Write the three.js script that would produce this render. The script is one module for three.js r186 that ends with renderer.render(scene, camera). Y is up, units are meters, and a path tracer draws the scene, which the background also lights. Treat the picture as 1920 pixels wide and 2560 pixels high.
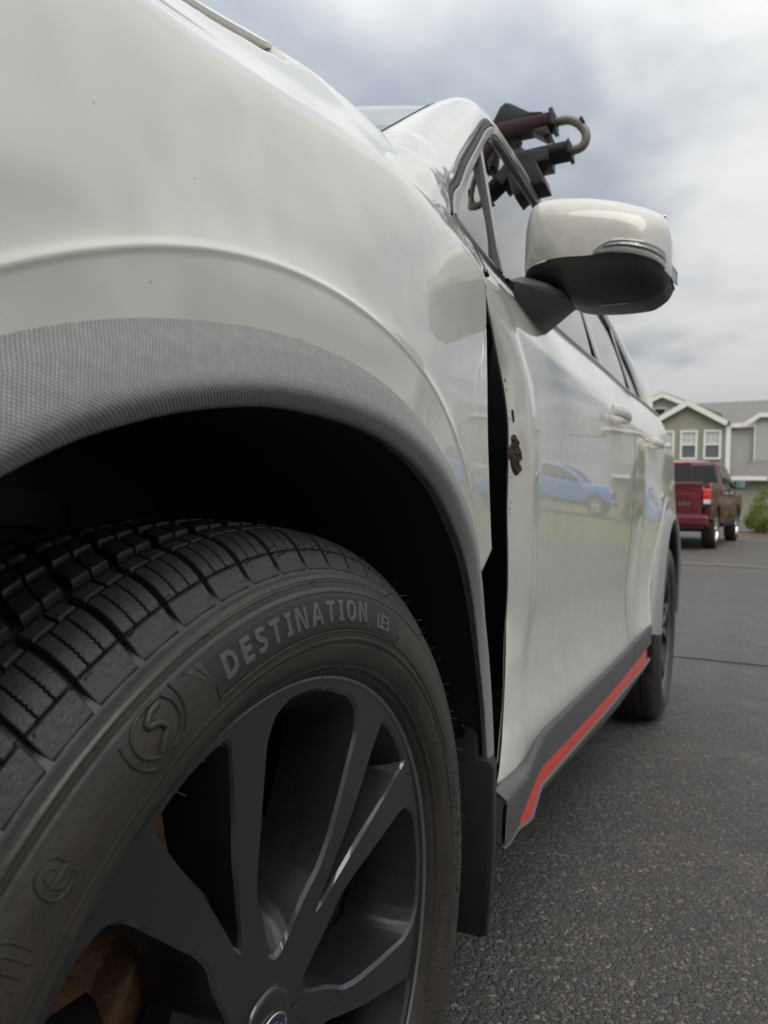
import * as THREE from 'three';
import { mergeGeometries, mergeVertices, toCreasedNormals } from 'three/addons/utils/BufferGeometryUtils.js';
import { RoundedBoxGeometry } from 'three/addons/geometries/RoundedBoxGeometry.js';
import { ConvexGeometry } from 'three/addons/geometries/ConvexGeometry.js';
import { TextGeometry } from 'three/addons/geometries/TextGeometry.js';
import { FontLoader } from 'three/addons/loaders/FontLoader.js';
import { TessellateModifier } from 'three/addons/modifiers/TessellateModifier.js';

// World: x runs from the front axle of the white car towards its rear, y up, z out of its driver's side; metres.
const scene = new THREE.Scene();
const renderer = new THREE.WebGLRenderer({ antialias: true });
renderer.toneMapping = THREE.LinearToneMapping;
renderer.toneMappingExposure = 1.54;
renderer.shadowMap.enabled = true;

// ---------- camera (solved from the two wheels) ----------
const D2R = Math.PI / 180;
const CAM = new THREE.Vector3(-0.436, 0.695, 0.251), YAW = 25.98 * D2R, PITCH = 1.29 * D2R, ROLL = 2.35 * D2R;
const cF = new THREE.Vector3(Math.cos(PITCH) * Math.cos(YAW), Math.sin(PITCH), -Math.cos(PITCH) * Math.sin(YAW));
const cR0 = new THREE.Vector3().crossVectors(cF, new THREE.Vector3(0, 1, 0)).normalize();
const cU0 = new THREE.Vector3().crossVectors(cR0, cF);
const cR = cR0.clone().multiplyScalar(Math.cos(ROLL)).addScaledVector(cU0, Math.sin(ROLL));
const cU = cU0.clone().multiplyScalar(Math.cos(ROLL)).addScaledVector(cR0, -Math.sin(ROLL));
const FPX = 1850;
const camera = new THREE.PerspectiveCamera(2 * Math.atan(1280 / FPX) / D2R, 0.75, 0.02, 600);
camera.position.copy(CAM);
camera.quaternion.setFromRotationMatrix(new THREE.Matrix4().makeBasis(cR, cU, cF.clone().negate()));
camera.focus = 0.62;
camera.userData.fStop = 11;
camera.updateMatrixWorld(true);

// ---------- sky: broken overcast ----------
function hash3(x, y, z) { let h = Math.imul(x | 0, 0x27d4eb2d) ^ 0x9e3779b9; h = Math.imul(h ^ (h >>> 15), 0x85ebca6b); h = Math.imul((h ^ (h >>> 13)) + Math.imul(y | 0, 0x165667b1), 0xc2b2ae35); h = Math.imul((h ^ (h >>> 16)) + Math.imul(z | 0, 0x2c1b3c6d), 0x297a2d39); h ^= h >>> 15; h = Math.imul(h, 0x85ebca6b); h ^= h >>> 13; return (h >>> 0) / 4294967296; }
const fade = (t) => t * t * (3 - 2 * t);
function vnoise(x, y, z = 0) {
  const xi = Math.floor(x), yi = Math.floor(y), zi = Math.floor(z), a = fade(x - xi), b = fade(y - yi), c = fade(z - zi);
  let v = 0;
  for (let k = 0; k < 8; k++) {
    const i = k & 1, j = (k >> 1) & 1, l = k >> 2;
    v += hash3(xi + i, yi + j, zi + l) * (i ? a : 1 - a) * (j ? b : 1 - b) * (l ? c : 1 - c);
  }
  return v;
}
function fbm(x, y, z, oct) { let s = 0, w = 0.5, t = 0; for (let i = 0; i < oct; i++) { s += w * vnoise(x, y, z); t += w; x = x * 2.03 + 11.7; y = y * 2.03 + 5.3; z = z * 2.03 + 3.1; w *= 0.5; } return s / t; }
const sstep = (a, b, x) => { const t = Math.min(1, Math.max(0, (x - a) / (b - a))); return t * t * (3 - 2 * t); };
const mix = (a, b, t) => a + (b - a) * t;
const SX = 52.6, SZ = 27.3;
function makeSky() {
  const W = 1536, H = 768, d = new Float32Array(W * H * 4);
  for (let j = 0; j < H; j++) {
    const el = ((j + 0.5) / H - 0.5) * Math.PI, dy = Math.sin(el), ce = Math.cos(el);
    for (let i = 0; i < W; i++) {
      const az = ((i + 0.5) / W - 0.5) * 2 * Math.PI, dx = Math.cos(az) * ce, dz = Math.sin(az) * ce;
      const k = 1 / (Math.max(dy, 0) + 0.16), px = dx * k, pz = dz * k;
      const warp = fbm(px * 0.7 + 4, pz * 0.7, 7.7, 4) - 0.5;
      const n1 = fbm(px * 0.75 + warp * 1.1 + SX, pz * 1.25 + warp + SZ, 1.5, 6);
      const n2 = fbm(px * 2.7 + warp * 2.4 + 3.2, pz * 2.9 - 9.4, 4.5, 6);
      let c = sstep(0.39, 0.60, n1 * 0.62 + n2 * 0.38);
      const low = Math.pow(1 - Math.max(dy, 0), 6);
      const up = sstep(0.1, 0.75, dy);
      // dull grey-blue cloud bases, pale breaks, creamier towards the horizon
      let r = mix(0.19, 0.545, c), g = mix(0.225, 0.55, c), b = mix(0.285, 0.548, c);
      const band = sstep(.35, .7, fbm(az * 2.4 + 9, dy * 17 + warp * 3, 8.8, 5)); r = mix(r, 0.27 + 0.27 * band, low * 0.85); g = mix(g, 0.28 + 0.235 * band, low * 0.85); b = mix(b, 0.30 + 0.16 * band, low * 0.85);
      const cie = (1 + 1.6 * Math.max(0, dy)) / 1.64; r = mix(r, r * .75 + .14, up) * cie; g = mix(g, g * .75 + .143, up) * cie; b = mix(b, b * .75 + .14, up) * cie; // an overcast sky is brightest overhead
      if (dy < -0.02) { const f = sstep(-0.02, -0.1, dy); r = mix(r, 0.10, f); g = mix(g, 0.10, f); b = mix(b, 0.09, f); }
      const o = (j * W + i) * 4; d[o] = r; d[o + 1] = g; d[o + 2] = b; d[o + 3] = 1;
    }
  }
  const t = new THREE.DataTexture(d, W, H, THREE.RGBAFormat, THREE.FloatType);
  t.mapping = THREE.EquirectangularReflectionMapping; t.magFilter = t.minFilter = THREE.LinearFilter; t.needsUpdate = true;
  return t;
}
const skyTex = makeSky();
scene.background = skyTex; scene.environment = skyTex;

// ---------- sun behind the cloud ----------
const sun = new THREE.DirectionalLight(0xfff8ee, 1.5);
sun.position.set(-14, 26, 10);
sun.target.position.set(2, 0, 0);
sun.castShadow = true; sun.shadow.radius = 100; sun.shadow.mapSize.set(2048, 2048);
Object.assign(sun.shadow.camera, { left: -30, right: 30, top: 30, bottom: -30, near: 1, far: 120 });
scene.add(sun, sun.target);

// ---------- helpers ----------
let seed = 7;
const rnd = () => { seed = (Math.imul(seed, 1664525) + 1013904223) >>> 0; return seed / 4294967296; };
const rr = (a, b) => a + (b - a) * rnd();
const V = (x, y, z) => new THREE.Vector3(x, y, z);
// direction through a pixel of the 1920 x 2560 photograph; a plane gives the distance
const pixDir = (px, py) => cF.clone().addScaledVector(cR, (px - 960) / FPX).addScaledVector(cU, -(py - 1280) / FPX);
function onSurf(px, py, zOf) { let z = -.03, p; for (let k = 0; k < 30; k++) { p = onAxis(px, py, 'z', z); z = mix(z, Math.max(-.16, zOf(Math.min(p.x, 3), p.y)), .6); } return p; }
function onAxis(px, py, axis, val) { const d = pixDir(px, py); return CAM.clone().addScaledVector(d, (val - CAM[axis]) / d[axis]); }
const numbers = {};
const numbered = (n) => { const k = numbers[n] = (numbers[n] ?? -1) + 1; return k ? `${n}_${String(k).padStart(3, '0')}` : n; };
function part(name, geo, mat, parent) { const m = new THREE.Mesh(geo, mat); m.name = name; parent.add(m); return m; }
function thing(name, label, category, group) { const o = new THREE.Group(); o.name = numbered(name); o.userData = { label, category }; if (group) o.userData.group = group; scene.add(o); return o; }
function structure(name, geo, mat, label) { const m = new THREE.Mesh(geo, mat); m.name = numbered(name); m.userData = { kind: 'structure' }; if (label) { m.userData.label = label; } scene.add(m); return m; }
function lerpTable(t, x) { // [[x, v], ...] smooth (Catmull-Rom / Hermite) interpolation
  if (x <= t[0][0]) return t[0][1]; const n = t.length;
  if (x >= t[n - 1][0]) return t[n - 1][1];
  let i = 0; while (x > t[i + 1][0]) i++;
  const [x0, y0] = t[i], [x1, y1] = t[i + 1], h = x1 - x0, u = (x - x0) / h, dd = (y1 - y0) / h;
  const m = (k) => { if (k <= 0 || k >= n - 1) return k <= 0 ? (t[1][1] - t[0][1]) / (t[1][0] - t[0][0]) : (t[n - 1][1] - t[n - 2][1]) / (t[n - 1][0] - t[n - 2][0]);
    const a = (t[k][1] - t[k - 1][1]) / (t[k][0] - t[k - 1][0]), b = (t[k + 1][1] - t[k][1]) / (t[k + 1][0] - t[k][0]); return a * b <= 0 ? 0 : 2 * a * b / (a + b); };
  const m0 = m(i), m1 = m(i + 1), u2 = u * u, u3 = u2 * u;
  return y0 * (2 * u3 - 3 * u2 + 1) + h * m0 * (u3 - 2 * u2 + u) + y1 * (-2 * u3 + 3 * u2) + h * m1 * (u3 - u2);
}
// indexed grid surface from f(u, v) -> Vector3 with u, v in 0..1; uv in metres when fuv is given
function gridGeo(nu, nv, f, fuv) {
  const pos = [], uv = [], idx = [];
  for (let j = 0; j <= nv; j++) for (let i = 0; i <= nu; i++) { const p = f(i / nu, j / nv); pos.push(p.x, p.y, p.z); const q = fuv ? fuv(i / nu, j / nv, p) : [i / nu, j / nv]; uv.push(q[0], q[1]); }
  for (let j = 0; j < nv; j++) for (let i = 0; i < nu; i++) { const a = j * (nu + 1) + i, b = a + 1, c = a + nu + 1, d = c + 1; idx.push(a, b, d, a, d, c); }
  const g = new THREE.BufferGeometry();
  g.setAttribute('position', new THREE.Float32BufferAttribute(pos, 3)); g.setAttribute('uv', new THREE.Float32BufferAttribute(uv, 2)); g.setIndex(idx); g.computeVertexNormals();
  return g;
}
// surface through rows of points (each row the same length)
function loft(rows, opt = {}) {
  const n = rows[0].length, closed = opt.closed;
  const g = gridGeo(closed ? n : n - 1, rows.length - 1, (u, v) => rows[Math.round(v * (rows.length - 1))][Math.round(u * (closed ? n : n - 1)) % n]);
  const caps = [g];
  if (opt.caps) for (const row of [rows[0], rows[rows.length - 1]]) {
    const c = row.reduce((a, p) => a.add(p), V(0, 0, 0)).multiplyScalar(1 / n);
    caps.push(gridGeo(closed ? n : n - 1, 1, (u, v) => (v ? c : row[Math.round(u * (closed ? n : n - 1)) % n])));
  }
  let out = caps.length > 1 ? mergeGeometries(caps) : g;
  if (opt.crease) out = toCreasedNormals(out, opt.crease);
  return out;
}
const box = (w, h, d, x, y, z, r = 0) => { const g = r ? new RoundedBoxGeometry(w, h, d, 2, Math.min(r, w / 2.01, h / 2.01, d / 2.01)) : new THREE.BoxGeometry(w, h, d); g.translate(x, y, z); return g; };
const tube = (pts, r, seg = 40, rad = 8, closed = false) => new THREE.TubeGeometry(new THREE.CatmullRomCurve3(pts, closed, 'centripetal'), seg, r, rad, closed);
const join = (list) => mergeGeometries(list.map((g) => { const h = g.index ? g.toNonIndexed() : g; for (const k of Object.keys(h.attributes)) if (!['position', 'normal', 'uv'].includes(k)) h.deleteAttribute(k); return h; }));
// prism: polygon [[a, b], ...] extruded by depth along the remaining axis with a small bevel
function prism(poly, depth, bevel = 0, holes = []) {
  const s = new THREE.Shape(poly.map(([a, b]) => new THREE.Vector2(a, b)));
  for (const h of holes) s.holes.push(new THREE.Path(h.map(([a, b]) => new THREE.Vector2(a, b))));
  return new THREE.ExtrudeGeometry(s, { depth: depth - 2 * bevel, bevelEnabled: bevel > 0, bevelSize: bevel, bevelThickness: bevel, bevelOffset: -bevel, bevelSegments: 2, curveSegments: 12 }).translate(0, 0, bevel);
}
function chaikin(p, n = 1, closed = true) {
  for (let k = 0; k < n; k++) { const q = []; for (let i = 0; i < p.length - (closed ? 0 : 1); i++) { const a = p[i], b = p[(i + 1) % p.length]; q.push(a.map((v, m) => v * 0.75 + b[m] * 0.25), a.map((v, m) => v * 0.25 + b[m] * 0.75)); } p = closed ? q : [p[0], ...q, p[p.length - 1]]; }
  return p;
}
function dataTex(n, m, f, srgb, rep) {
  const d = new Uint8Array(n * m * 4);
  for (let j = 0; j < m; j++) for (let i = 0; i < n; i++) { const c = f(i, j), o = (j * n + i) * 4; const a = Array.isArray(c) ? c : [c, c, c]; for (let k = 0; k < 3; k++) d[o + k] = Math.max(0, Math.min(255, Math.round(a[k] * 255))); d[o + 3] = 255; }
  const t = new THREE.DataTexture(d, n, m); t.wrapS = t.wrapT = THREE.RepeatWrapping; t.magFilter = THREE.LinearFilter; t.minFilter = THREE.LinearMipmapLinearFilter; t.generateMipmaps = true;
  if (srgb) t.colorSpace = THREE.SRGBColorSpace; if (rep) t.repeat.set(rep[0], rep[1]); t.needsUpdate = true; return t;
}
const lin = (r, g = r, b = r) => new THREE.Color().setRGB(r, g, b);
const std = (color, roughness, extra = {}) => new THREE.MeshStandardMaterial({ color, roughness, side: THREE.DoubleSide, ...extra });
const phys = (color, roughness, extra = {}) => new THREE.MeshPhysicalMaterial({ color, roughness, side: THREE.DoubleSide, ...extra });
// tiling noise
function tileNoise(i, j, n, cells, z) { const s = cells / n, x = i * s, y = j * s, xi = Math.floor(x), yi = Math.floor(y), a = fade(x - xi), b = fade(y - yi); const h = (p, q) => hash3(((p % cells) + cells) % cells, ((q % cells) + cells) % cells, z); return mix(mix(h(xi, yi), h(xi + 1, yi), a), mix(h(xi, yi + 1), h(xi + 1, yi + 1), a), b); }
const font = await new FontLoader().loadAsync('fonts/droid/droid_sans_bold.typeface.json');

// ---------- materials ----------
const paintSpeck = dataTex(512, 512, (i, j) => { const v = 0.955 + 0.045 * tileNoise(i, j, 512, 24, 3); const s = hash3(i, j, 91) > 0.99985 ? 0.6 : 1; return [v * s, v * s, v * s * 0.995]; }, true);
const M = {};
M.paint = phys(lin(0.80, 0.785, 0.735), 0.38, { clearcoat: 1, clearcoatRoughness: 0.025, ior: 1.5, map: paintSpeck });
// flare plastic: small pressed diamonds
const flareBump = dataTex(256, 256, (i, j) => { const a = (i / 256) * 11, b = (j / 256) * 11; const u = a + b, w = a - b; const fu = u - Math.floor(u) - 0.5, fw = w - Math.floor(w) - 0.5; const dd = Math.max(Math.abs(fu), Math.abs(fw)); return sstep(0.5, 0.22, dd); });
const flareCol = dataTex(256, 256, (i, j) => { const a = (i / 256) * 11, b = (j / 256) * 11; const u = a + b, w = a - b; const fu = u - Math.floor(u) - 0.5, fw = w - Math.floor(w) - 0.5; const dd = Math.max(Math.abs(fu), Math.abs(fw)); const n = 0.9 + 0.1 * tileNoise(i, j, 256, 8, 5); return mix(0.74, 1, sstep(0.50, 0.34, dd)) * n; }, true);
M.flare = phys(lin(0.52, 0.51, 0.52), 0.36, { ior: 1.9, bumpMap: flareBump, bumpScale: 0.0010, map: flareCol });
const grainBump = dataTex(256, 256, (i, j) => 0.6 * tileNoise(i, j, 256, 96, 1) + 0.4 * tileNoise(i, j, 256, 40, 2));
M.trim = phys(lin(0.105, 0.105, 0.109), 0.42, { bumpMap: grainBump, bumpScale: 0.0002 });
M.trimDark = phys(lin(0.022, 0.023, 0.026), 0.5, { bumpMap: grainBump, bumpScale: 0.0003 });
M.liner = std(lin(0.020, 0.021, 0.024), 0.7);
M.black = std(lin(0.01, 0.01, 0.012), 0.6);
M.gloss = phys(lin(0.012, 0.012, 0.014), 0.12, { clearcoat: 0.5 });
const rubberNoise = dataTex(512, 512, (i, j) => { const n = 0.55 * tileNoise(i, j, 512, 20, 8) + 0.3 * tileNoise(i, j, 512, 90, 9) + 0.15 * tileNoise(i, j, 512, 256, 4); const s = hash3(i >> 1, j >> 1, 17) > 0.996 ? 0.35 : 0; return 0.72 + 0.28 * n + s; }, true);
M.rubber = std(lin(0.060, 0.057, 0.053), 0.42, { map: rubberNoise, bumpMap: grainBump, bumpScale: 0.0003 });
const dustMap = dataTex(512, 512, (i, j) => { const n = 0.6 * tileNoise(i, j, 512, 10, 18) + 0.4 * tileNoise(i, j, 512, 60, 19); return [0.74 + 0.26 * n, 0.72 + 0.25 * n, 0.70 + 0.23 * n]; }, true);
M.sidewall = std(lin(0.062, 0.058, 0.053), 0.33, { map: dustMap, bumpMap: grainBump, bumpScale: 0.00015 });
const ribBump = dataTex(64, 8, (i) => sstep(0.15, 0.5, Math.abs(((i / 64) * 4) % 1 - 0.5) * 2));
M.ribbed = std(lin(0.042, 0.039, 0.036), 0.55, { bumpMap: ribBump, bumpScale: 0.0006 });  // sidewall rubber with the shade between its ribs put into the colour
M.letter = std(lin(0.10, 0.098, 0.095), 0.38);  // same rubber; the lighter look of smooth raised faces is in its colour
M.rim = phys(lin(0.014, 0.015, 0.017), 0.26, { clearcoat: 1, clearcoatRoughness: 0.10, map: rubberNoise });
M.rimEdge = phys(lin(0.20, 0.20, 0.205), 0.30, { metalness: 0.6 });
const rustMap = dataTex(256, 256, (i, j) => { const n = 0.5 * tileNoise(i, j, 256, 6, 1) + 0.3 * tileNoise(i, j, 256, 40, 2) + 0.2 * tileNoise(i, j, 256, 128, 3); const pit = tileNoise(i, j, 256, 70, 6) > 0.82 ? 0.4 : 1; return [(0.40 + 0.25 * n) * pit, (0.30 + 0.2 * n) * pit, (0.22 + 0.13 * n) * pit]; }, true);
rustMap.repeat.set(14, 2); M.rustDisc = std(lin(.8, .8, .8), 0.6, { map: rustMap, metalness: 0.3 });
M.disc = std(lin(0.35, 0.34, 0.33), 0.35, { metalness: 0.9 });
M.scar = std(lin(0.085, 0.062, 0.048), 0.95, { bumpMap: grainBump, bumpScale: 0.002 });
M.scuff = std(lin(0.30, 0.21, 0.15), 0.8);
M.red = phys(lin(0.86, 0.075, 0.05), 0.36, { clearcoat: 0.3 });
M.chrome = phys(lin(0.75, 0.75, 0.76), 0.12, { metalness: 1 });
M.satin = phys(lin(0.30, 0.29, 0.29), 0.3, { metalness: 0.85 });
M.glass = phys(lin(0.72, 0.82, 0.80), 0.0, { transmission: 1, thickness: 0, ior: 1.52 });
M.privacy = phys(lin(0.10, 0.11, 0.11), 0.0, { transmission: 0.9, thickness: 0, ior: 1.52 });
M.lens = phys(lin(0.42, 0.43, 0.44), 0.2, { clearcoat: 1 });
M.seat = std(lin(0.05, 0.05, 0.055), 0.9);
M.headliner = std(lin(0.35, 0.34, 0.32), 0.9);
M.label = std(lin(0.45, 0.46, 0.47), 0.5);
M.navy = phys(lin(0.01, 0.015, 0.06), 0.2, { clearcoat: 1 });
M.bareAlloy = std(lin(0.5, 0.45, 0.36), 0.6);
M.rimWall = phys(lin(0.020, 0.021, 0.023), 0.42, { map: rubberNoise });
M.rimGloss = phys(lin(0.05, 0.051, 0.054), 0.16, { clearcoat: 1, clearcoatRoughness: 0.08 });
M.rimLip = phys(lin(0.30, 0.30, 0.31), 0.22, { metalness: 0.8 });

// ---------- ground ----------
// level under the car, climbing gently across the street
const gy = (x) => { if (x <= 5) return 0; const t = Math.min(x, 48) - 5; return 0.0545 * (t - 1.5 * (1 - Math.exp(-t / 1.5))); };
function stoneTex(n, cells, f, srgb) { // tiling cell pattern: f(distance to stone centre, stone id, edge distance, i, j)
  return dataTex(n, n, (i, j) => {
    const x = (i / n) * cells, y = (j / n) * cells, xi = Math.floor(x), yi = Math.floor(y); let d1 = 9, d2 = 9, id = 0;
    for (let a = -1; a <= 1; a++) for (let b = -1; b <= 1; b++) {
      const cx = xi + a, cy = yi + b, wx = ((cx % cells) + cells) % cells, wy = ((cy % cells) + cells) % cells;
      const dx = cx + 0.15 + 0.7 * hash3(wx, wy, 1) - x, dy = cy + 0.15 + 0.7 * hash3(wx, wy, 2) - y, q = dx * dx + dy * dy;
      if (q < d1) { d2 = d1; d1 = q; id = hash3(wx, wy, 3); } else if (q < d2) d2 = q;
    }
    return f(Math.sqrt(d1), id, Math.sqrt(d2) - Math.sqrt(d1), i, j);
  }, srgb);
}
const aspCell = (n, cells, salt) => { // stones of mixed size, tone per stone
  const out = new Float32Array(n * n * 2);
  for (let j = 0; j < n; j++) for (let i = 0; i < n; i++) {
    const wx = 0.35 * (tileNoise(i, j, n, cells, salt + 60) - .5), wy = 0.35 * (tileNoise(i, j, n, cells, salt + 61) - .5);
    const x = (i / n) * cells + wx, y = (j / n) * cells + wy, xi = Math.floor(x), yi = Math.floor(y); let d1 = 9, d2 = 9, id = 0;
    for (let a = -1; a <= 1; a++) for (let b = -1; b <= 1; b++) { const cx = xi + a, cy = yi + b, ux = ((cx % cells) + cells) % cells, uy = ((cy % cells) + cells) % cells; const wgt = 0.6 + 0.8 * hash3(ux, uy, salt + 4); const dx = cx + hash3(ux, uy, salt + 1) - x, dy = cy + hash3(ux, uy, salt + 2) - y, q = Math.sqrt(dx * dx + dy * dy) * wgt; if (q < d1) { d2 = d1; d1 = q; id = hash3(ux, uy, salt + 3); } else if (q < d2) d2 = q; }
    out[(j * n + i) * 2] = id; out[(j * n + i) * 2 + 1] = d2 - d1;
  }
  return out;
};
const AN = 1024, cA = aspCell(AN, 124, 0), cB = aspCell(AN, 240, 20);
const aspAt = (i, j) => { const o = (j * AN + i) * 2, big = cA[o] > .45; return big && cA[o + 1] > .06 ? [cA[o] * 1.8 - .8, Math.min(1, (cA[o + 1] - .06) / .3), 1] : [cB[o], Math.min(1, cB[o + 1] / .4), 0]; };
const aspCol = dataTex(AN, AN, (i, j) => { const [id, e, big] = aspAt(i, j), n = .5 * tileNoise(i, j, AN, 9, 31) + .5 * tileNoise(i, j, AN, 60, 32), f = tileNoise(i, j, AN, 512, 33); const t = Math.pow(id, 3); const v = (big ? .29 + .17 * t : .25 + .12 * t) * mix(.72, 1, sstep(0, .35, e)) * (.80 + .28 * n + .18 * f); return [v * 1.02, v, v * .98]; }, true);
const aspBump = dataTex(AN, AN, (i, j) => { const [id, e, big] = aspAt(i, j); return (big ? .45 + .4 * sstep(0, 1, e) * (.5 + .5 * id) : .1 + .35 * sstep(0, .8, e) * (.4 + .6 * id)) + .15 * tileNoise(i, j, AN, 340, 7); });
M.asphalt = std(lin(1.25, 1.20, 1.17), 0.62, { map: aspCol, bumpMap: aspBump, bumpScale: 0.007, vertexColors: true });
function sheet(x0, x1, z0, z1, lift, nx, nz, vary = 0.22, edge) {
  const cols = [];
  const g = gridGeo(nx, nz, (u, v) => { const x = mix(x0, x1, u); let z = mix(z0, z1, v); if (edge) z = edge(x, v, z); return V(x, gy(x) + lift, z); }, (u, v, p) => [p.x / 0.9, p.z / 0.9]);
  const p = g.attributes.position;
  for (let i = 0; i < p.count; i++) { const n = 1 - vary + 2 * vary * fbm(p.getX(i) * 1.1, p.getZ(i) * 1.1, 2.2, 5); cols.push(n, n, n); }
  g.setAttribute('color', new THREE.Float32BufferAttribute(cols, 3)); return g;
}
structure('driveway', sheet(-6, 4.329, -9, 7, 0, 140, 180), M.asphalt);
structure('street', sheet(4.341, 12.3, -60, 60, 0.004, 40, 120), M.asphalt);
M.tar = std(lin(0.03, 0.03, 0.03), 0.7);
structure('tar_joint', sheet(4.320, 4.350, -9, 7, -0.006, 1, 30), M.tar);
M.concrete = std(lin(0.15, 0.145, 0.14), 0.85, { map: dustMap });
structure('gutter', sheet(12.28, 12.75, -60, 60, 0.012, 2, 60), M.concrete);
structure('far_driveway', sheet(12.73, 40, -11, 0.95, 0.006, 60, 20, 0.1, (x, v, z) => z + v * (0.02 * Math.sin(x * 3) + 0.10 * Math.max(0, x - 14))), M.asphalt);
const grassCol = dataTex(512, 512, (i, j) => { const n = 0.45 * tileNoise(i, j, 512, 12, 41) + 0.3 * tileNoise(i, j, 512, 80, 42) + 0.25 * tileNoise(i, j, 512, 256, 43); return [0.30 + 0.20 * n, 0.34 + 0.20 * n, 0.18 + 0.13 * n]; }, true);
M.lawn = std(lin(0.75, 0.78, 0.7), 0.95, { map: grassCol, bumpMap: grassCol, bumpScale: 0.03 });
M.earth = std(lin(0.20, 0.24, 0.11), 0.95, { map: dustMap });
{ const g = gridGeo(310, 40, (u, v) => { const x = -260 + 620 * u, z = -300 + 600 * v; return V(x, gy(x) - 0.09, z); }, (u, v, p) => [p.x, p.z]); structure('terrain', g, M.earth); }
structure('lawn', sheet(12.76, 46, 0.7, 40, -0.008, 60, 60), M.lawn);
structure('lawn', sheet(-20, 4.3, 7.02, 40, -0.004, 20, 20), M.lawn);
// crushed stone bed round the shrub
const gravCol = stoneTex(512, 60, (d, id, e) => { const s = sstep(0, 0.2, e), t = 0.45 + 0.4 * id; return [t * s, t * 0.83 * s, t * 0.76 * s]; }, true);
M.gravel = std(lin(0.62, 0.55, 0.5), 0.9, { map: gravCol, bumpMap: gravCol, bumpScale: 0.02 });
{ const poly = []; for (let k = 0; k < 40; k++) { const a = k / 40 * Math.PI * 2, r = 1 + 0.07 * Math.sin(3 * a + 1) + 0.05 * Math.sin(7 * a); poly.push([24.3 + 2.2 * r * Math.cos(a), 1.5 + 2.3 * r * Math.sin(a)]); }
  const g = gridGeo(40, 8, (u, v) => { const q = poly[Math.round(u * 40) % 40]; const x = mix(24.3, q[0], v), z = mix(1.5, q[1], v); return V(x, gy(x) + 0.09 * (1 - v * v * v) - 0.004, z); }, (u, v, p) => [p.x, p.z]);
  structure('gravel_bed', g, M.gravel); }

// ---------- wheel: tyre with cut tread, cast rim ----------
const HUBY = 0.345;
const profPts = [[.352, -.115], [.3515, -.09], [.350, -.07], [.3475, -.05], [.3435, -.036], [.337, -.026], [.329, -.019], [.3195, -.0125], [.307, -.006], [.295, -.0015], [.28, 0], [.262, -.004], [.25, -.012], [.243, -.021], [.236, -.036]];
const profCurve = new THREE.SplineCurve(profPts.map(([r, z]) => new THREE.Vector2(r, z)));
const PROF = profCurve.getPoints(560), PS = [0];
for (let i = 1; i < PROF.length; i++) PS.push(PS[i - 1] + PROF[i].distanceTo(PROF[i - 1]));
const SMAX = PS[PS.length - 1];
function profAt(s) { // s along the section from the crown; negative s is the inner side
  const a = Math.min(Math.abs(s), SMAX - 1e-6); let lo = 0, hi = PS.length - 1; while (hi - lo > 1) { const m = (lo + hi) >> 1; if (PS[m] > a) hi = m; else lo = m; }
  const t = (a - PS[lo]) / (PS[hi] - PS[lo]), r = mix(PROF[lo].x, PROF[hi].x, t); let z = mix(PROF[lo].y, PROF[hi].y, t);
  let tr = PROF[hi].x - PROF[lo].x, tz = PROF[hi].y - PROF[lo].y; const l = Math.hypot(tr, tz); tr /= l; tz /= l;
  let nr = tz, nz = -tr; if (s < 0) { z = -0.23 - z; nz = -nz; } // outward normal
  return [r, z, nr, nz];
}
function tyreP(s, ang, h) { const [r, z, nr, nz] = profAt(s), q = r + nr * h; return V(Math.cos(ang) * q, Math.sin(ang) * q, z + nz * h); }
const sOfR = (r) => { for (let i = 0; i < PROF.length; i++) if (PROF[i].x < r && PS[i] > 0.05) return PS[i]; return SMAX; };
const A0 = 125.2 * D2R, PITCHES = 64, STEP = 2 * Math.PI / PITCHES;
const shift = (s) => D2R * lerpTable([[-.12, -13], [-.06, -11.5], [-.04, -9.5], [-.004, -7.4], [.01, -6.1], [.0286, -4.2], [.0500, -2.5], [.0526, -1.5], [.058, -1.4], [.068, -1.2], [.083, -.7], [.11, 0], [.12, 0.1]], s);
function block(s0, s1, aL, aR, n, H = 0.007, topEnd = 0) {
  const rows = []; const c = 0.0007;
  const row = (s, down) => { const R = profAt(s)[0], l = aL(s), q = aR(s), ca = c / R, hh = down ? -H : 0; const lo = down ? -H : -c; return [tyreP(s, l, -H), tyreP(s, l, lo), tyreP(s, l + ca, hh), tyreP(s, q - ca, hh), tyreP(s, q, lo), tyreP(s, q, -H)]; };
  rows.push(row(s0, true));
  for (let i = 0; i <= n; i++) rows.push(row(mix(s0 + 0.0004, s1 - 0.0004, i / n), false));
  rows.push(row(s1, true));
  return loft(rows);
}
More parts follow.
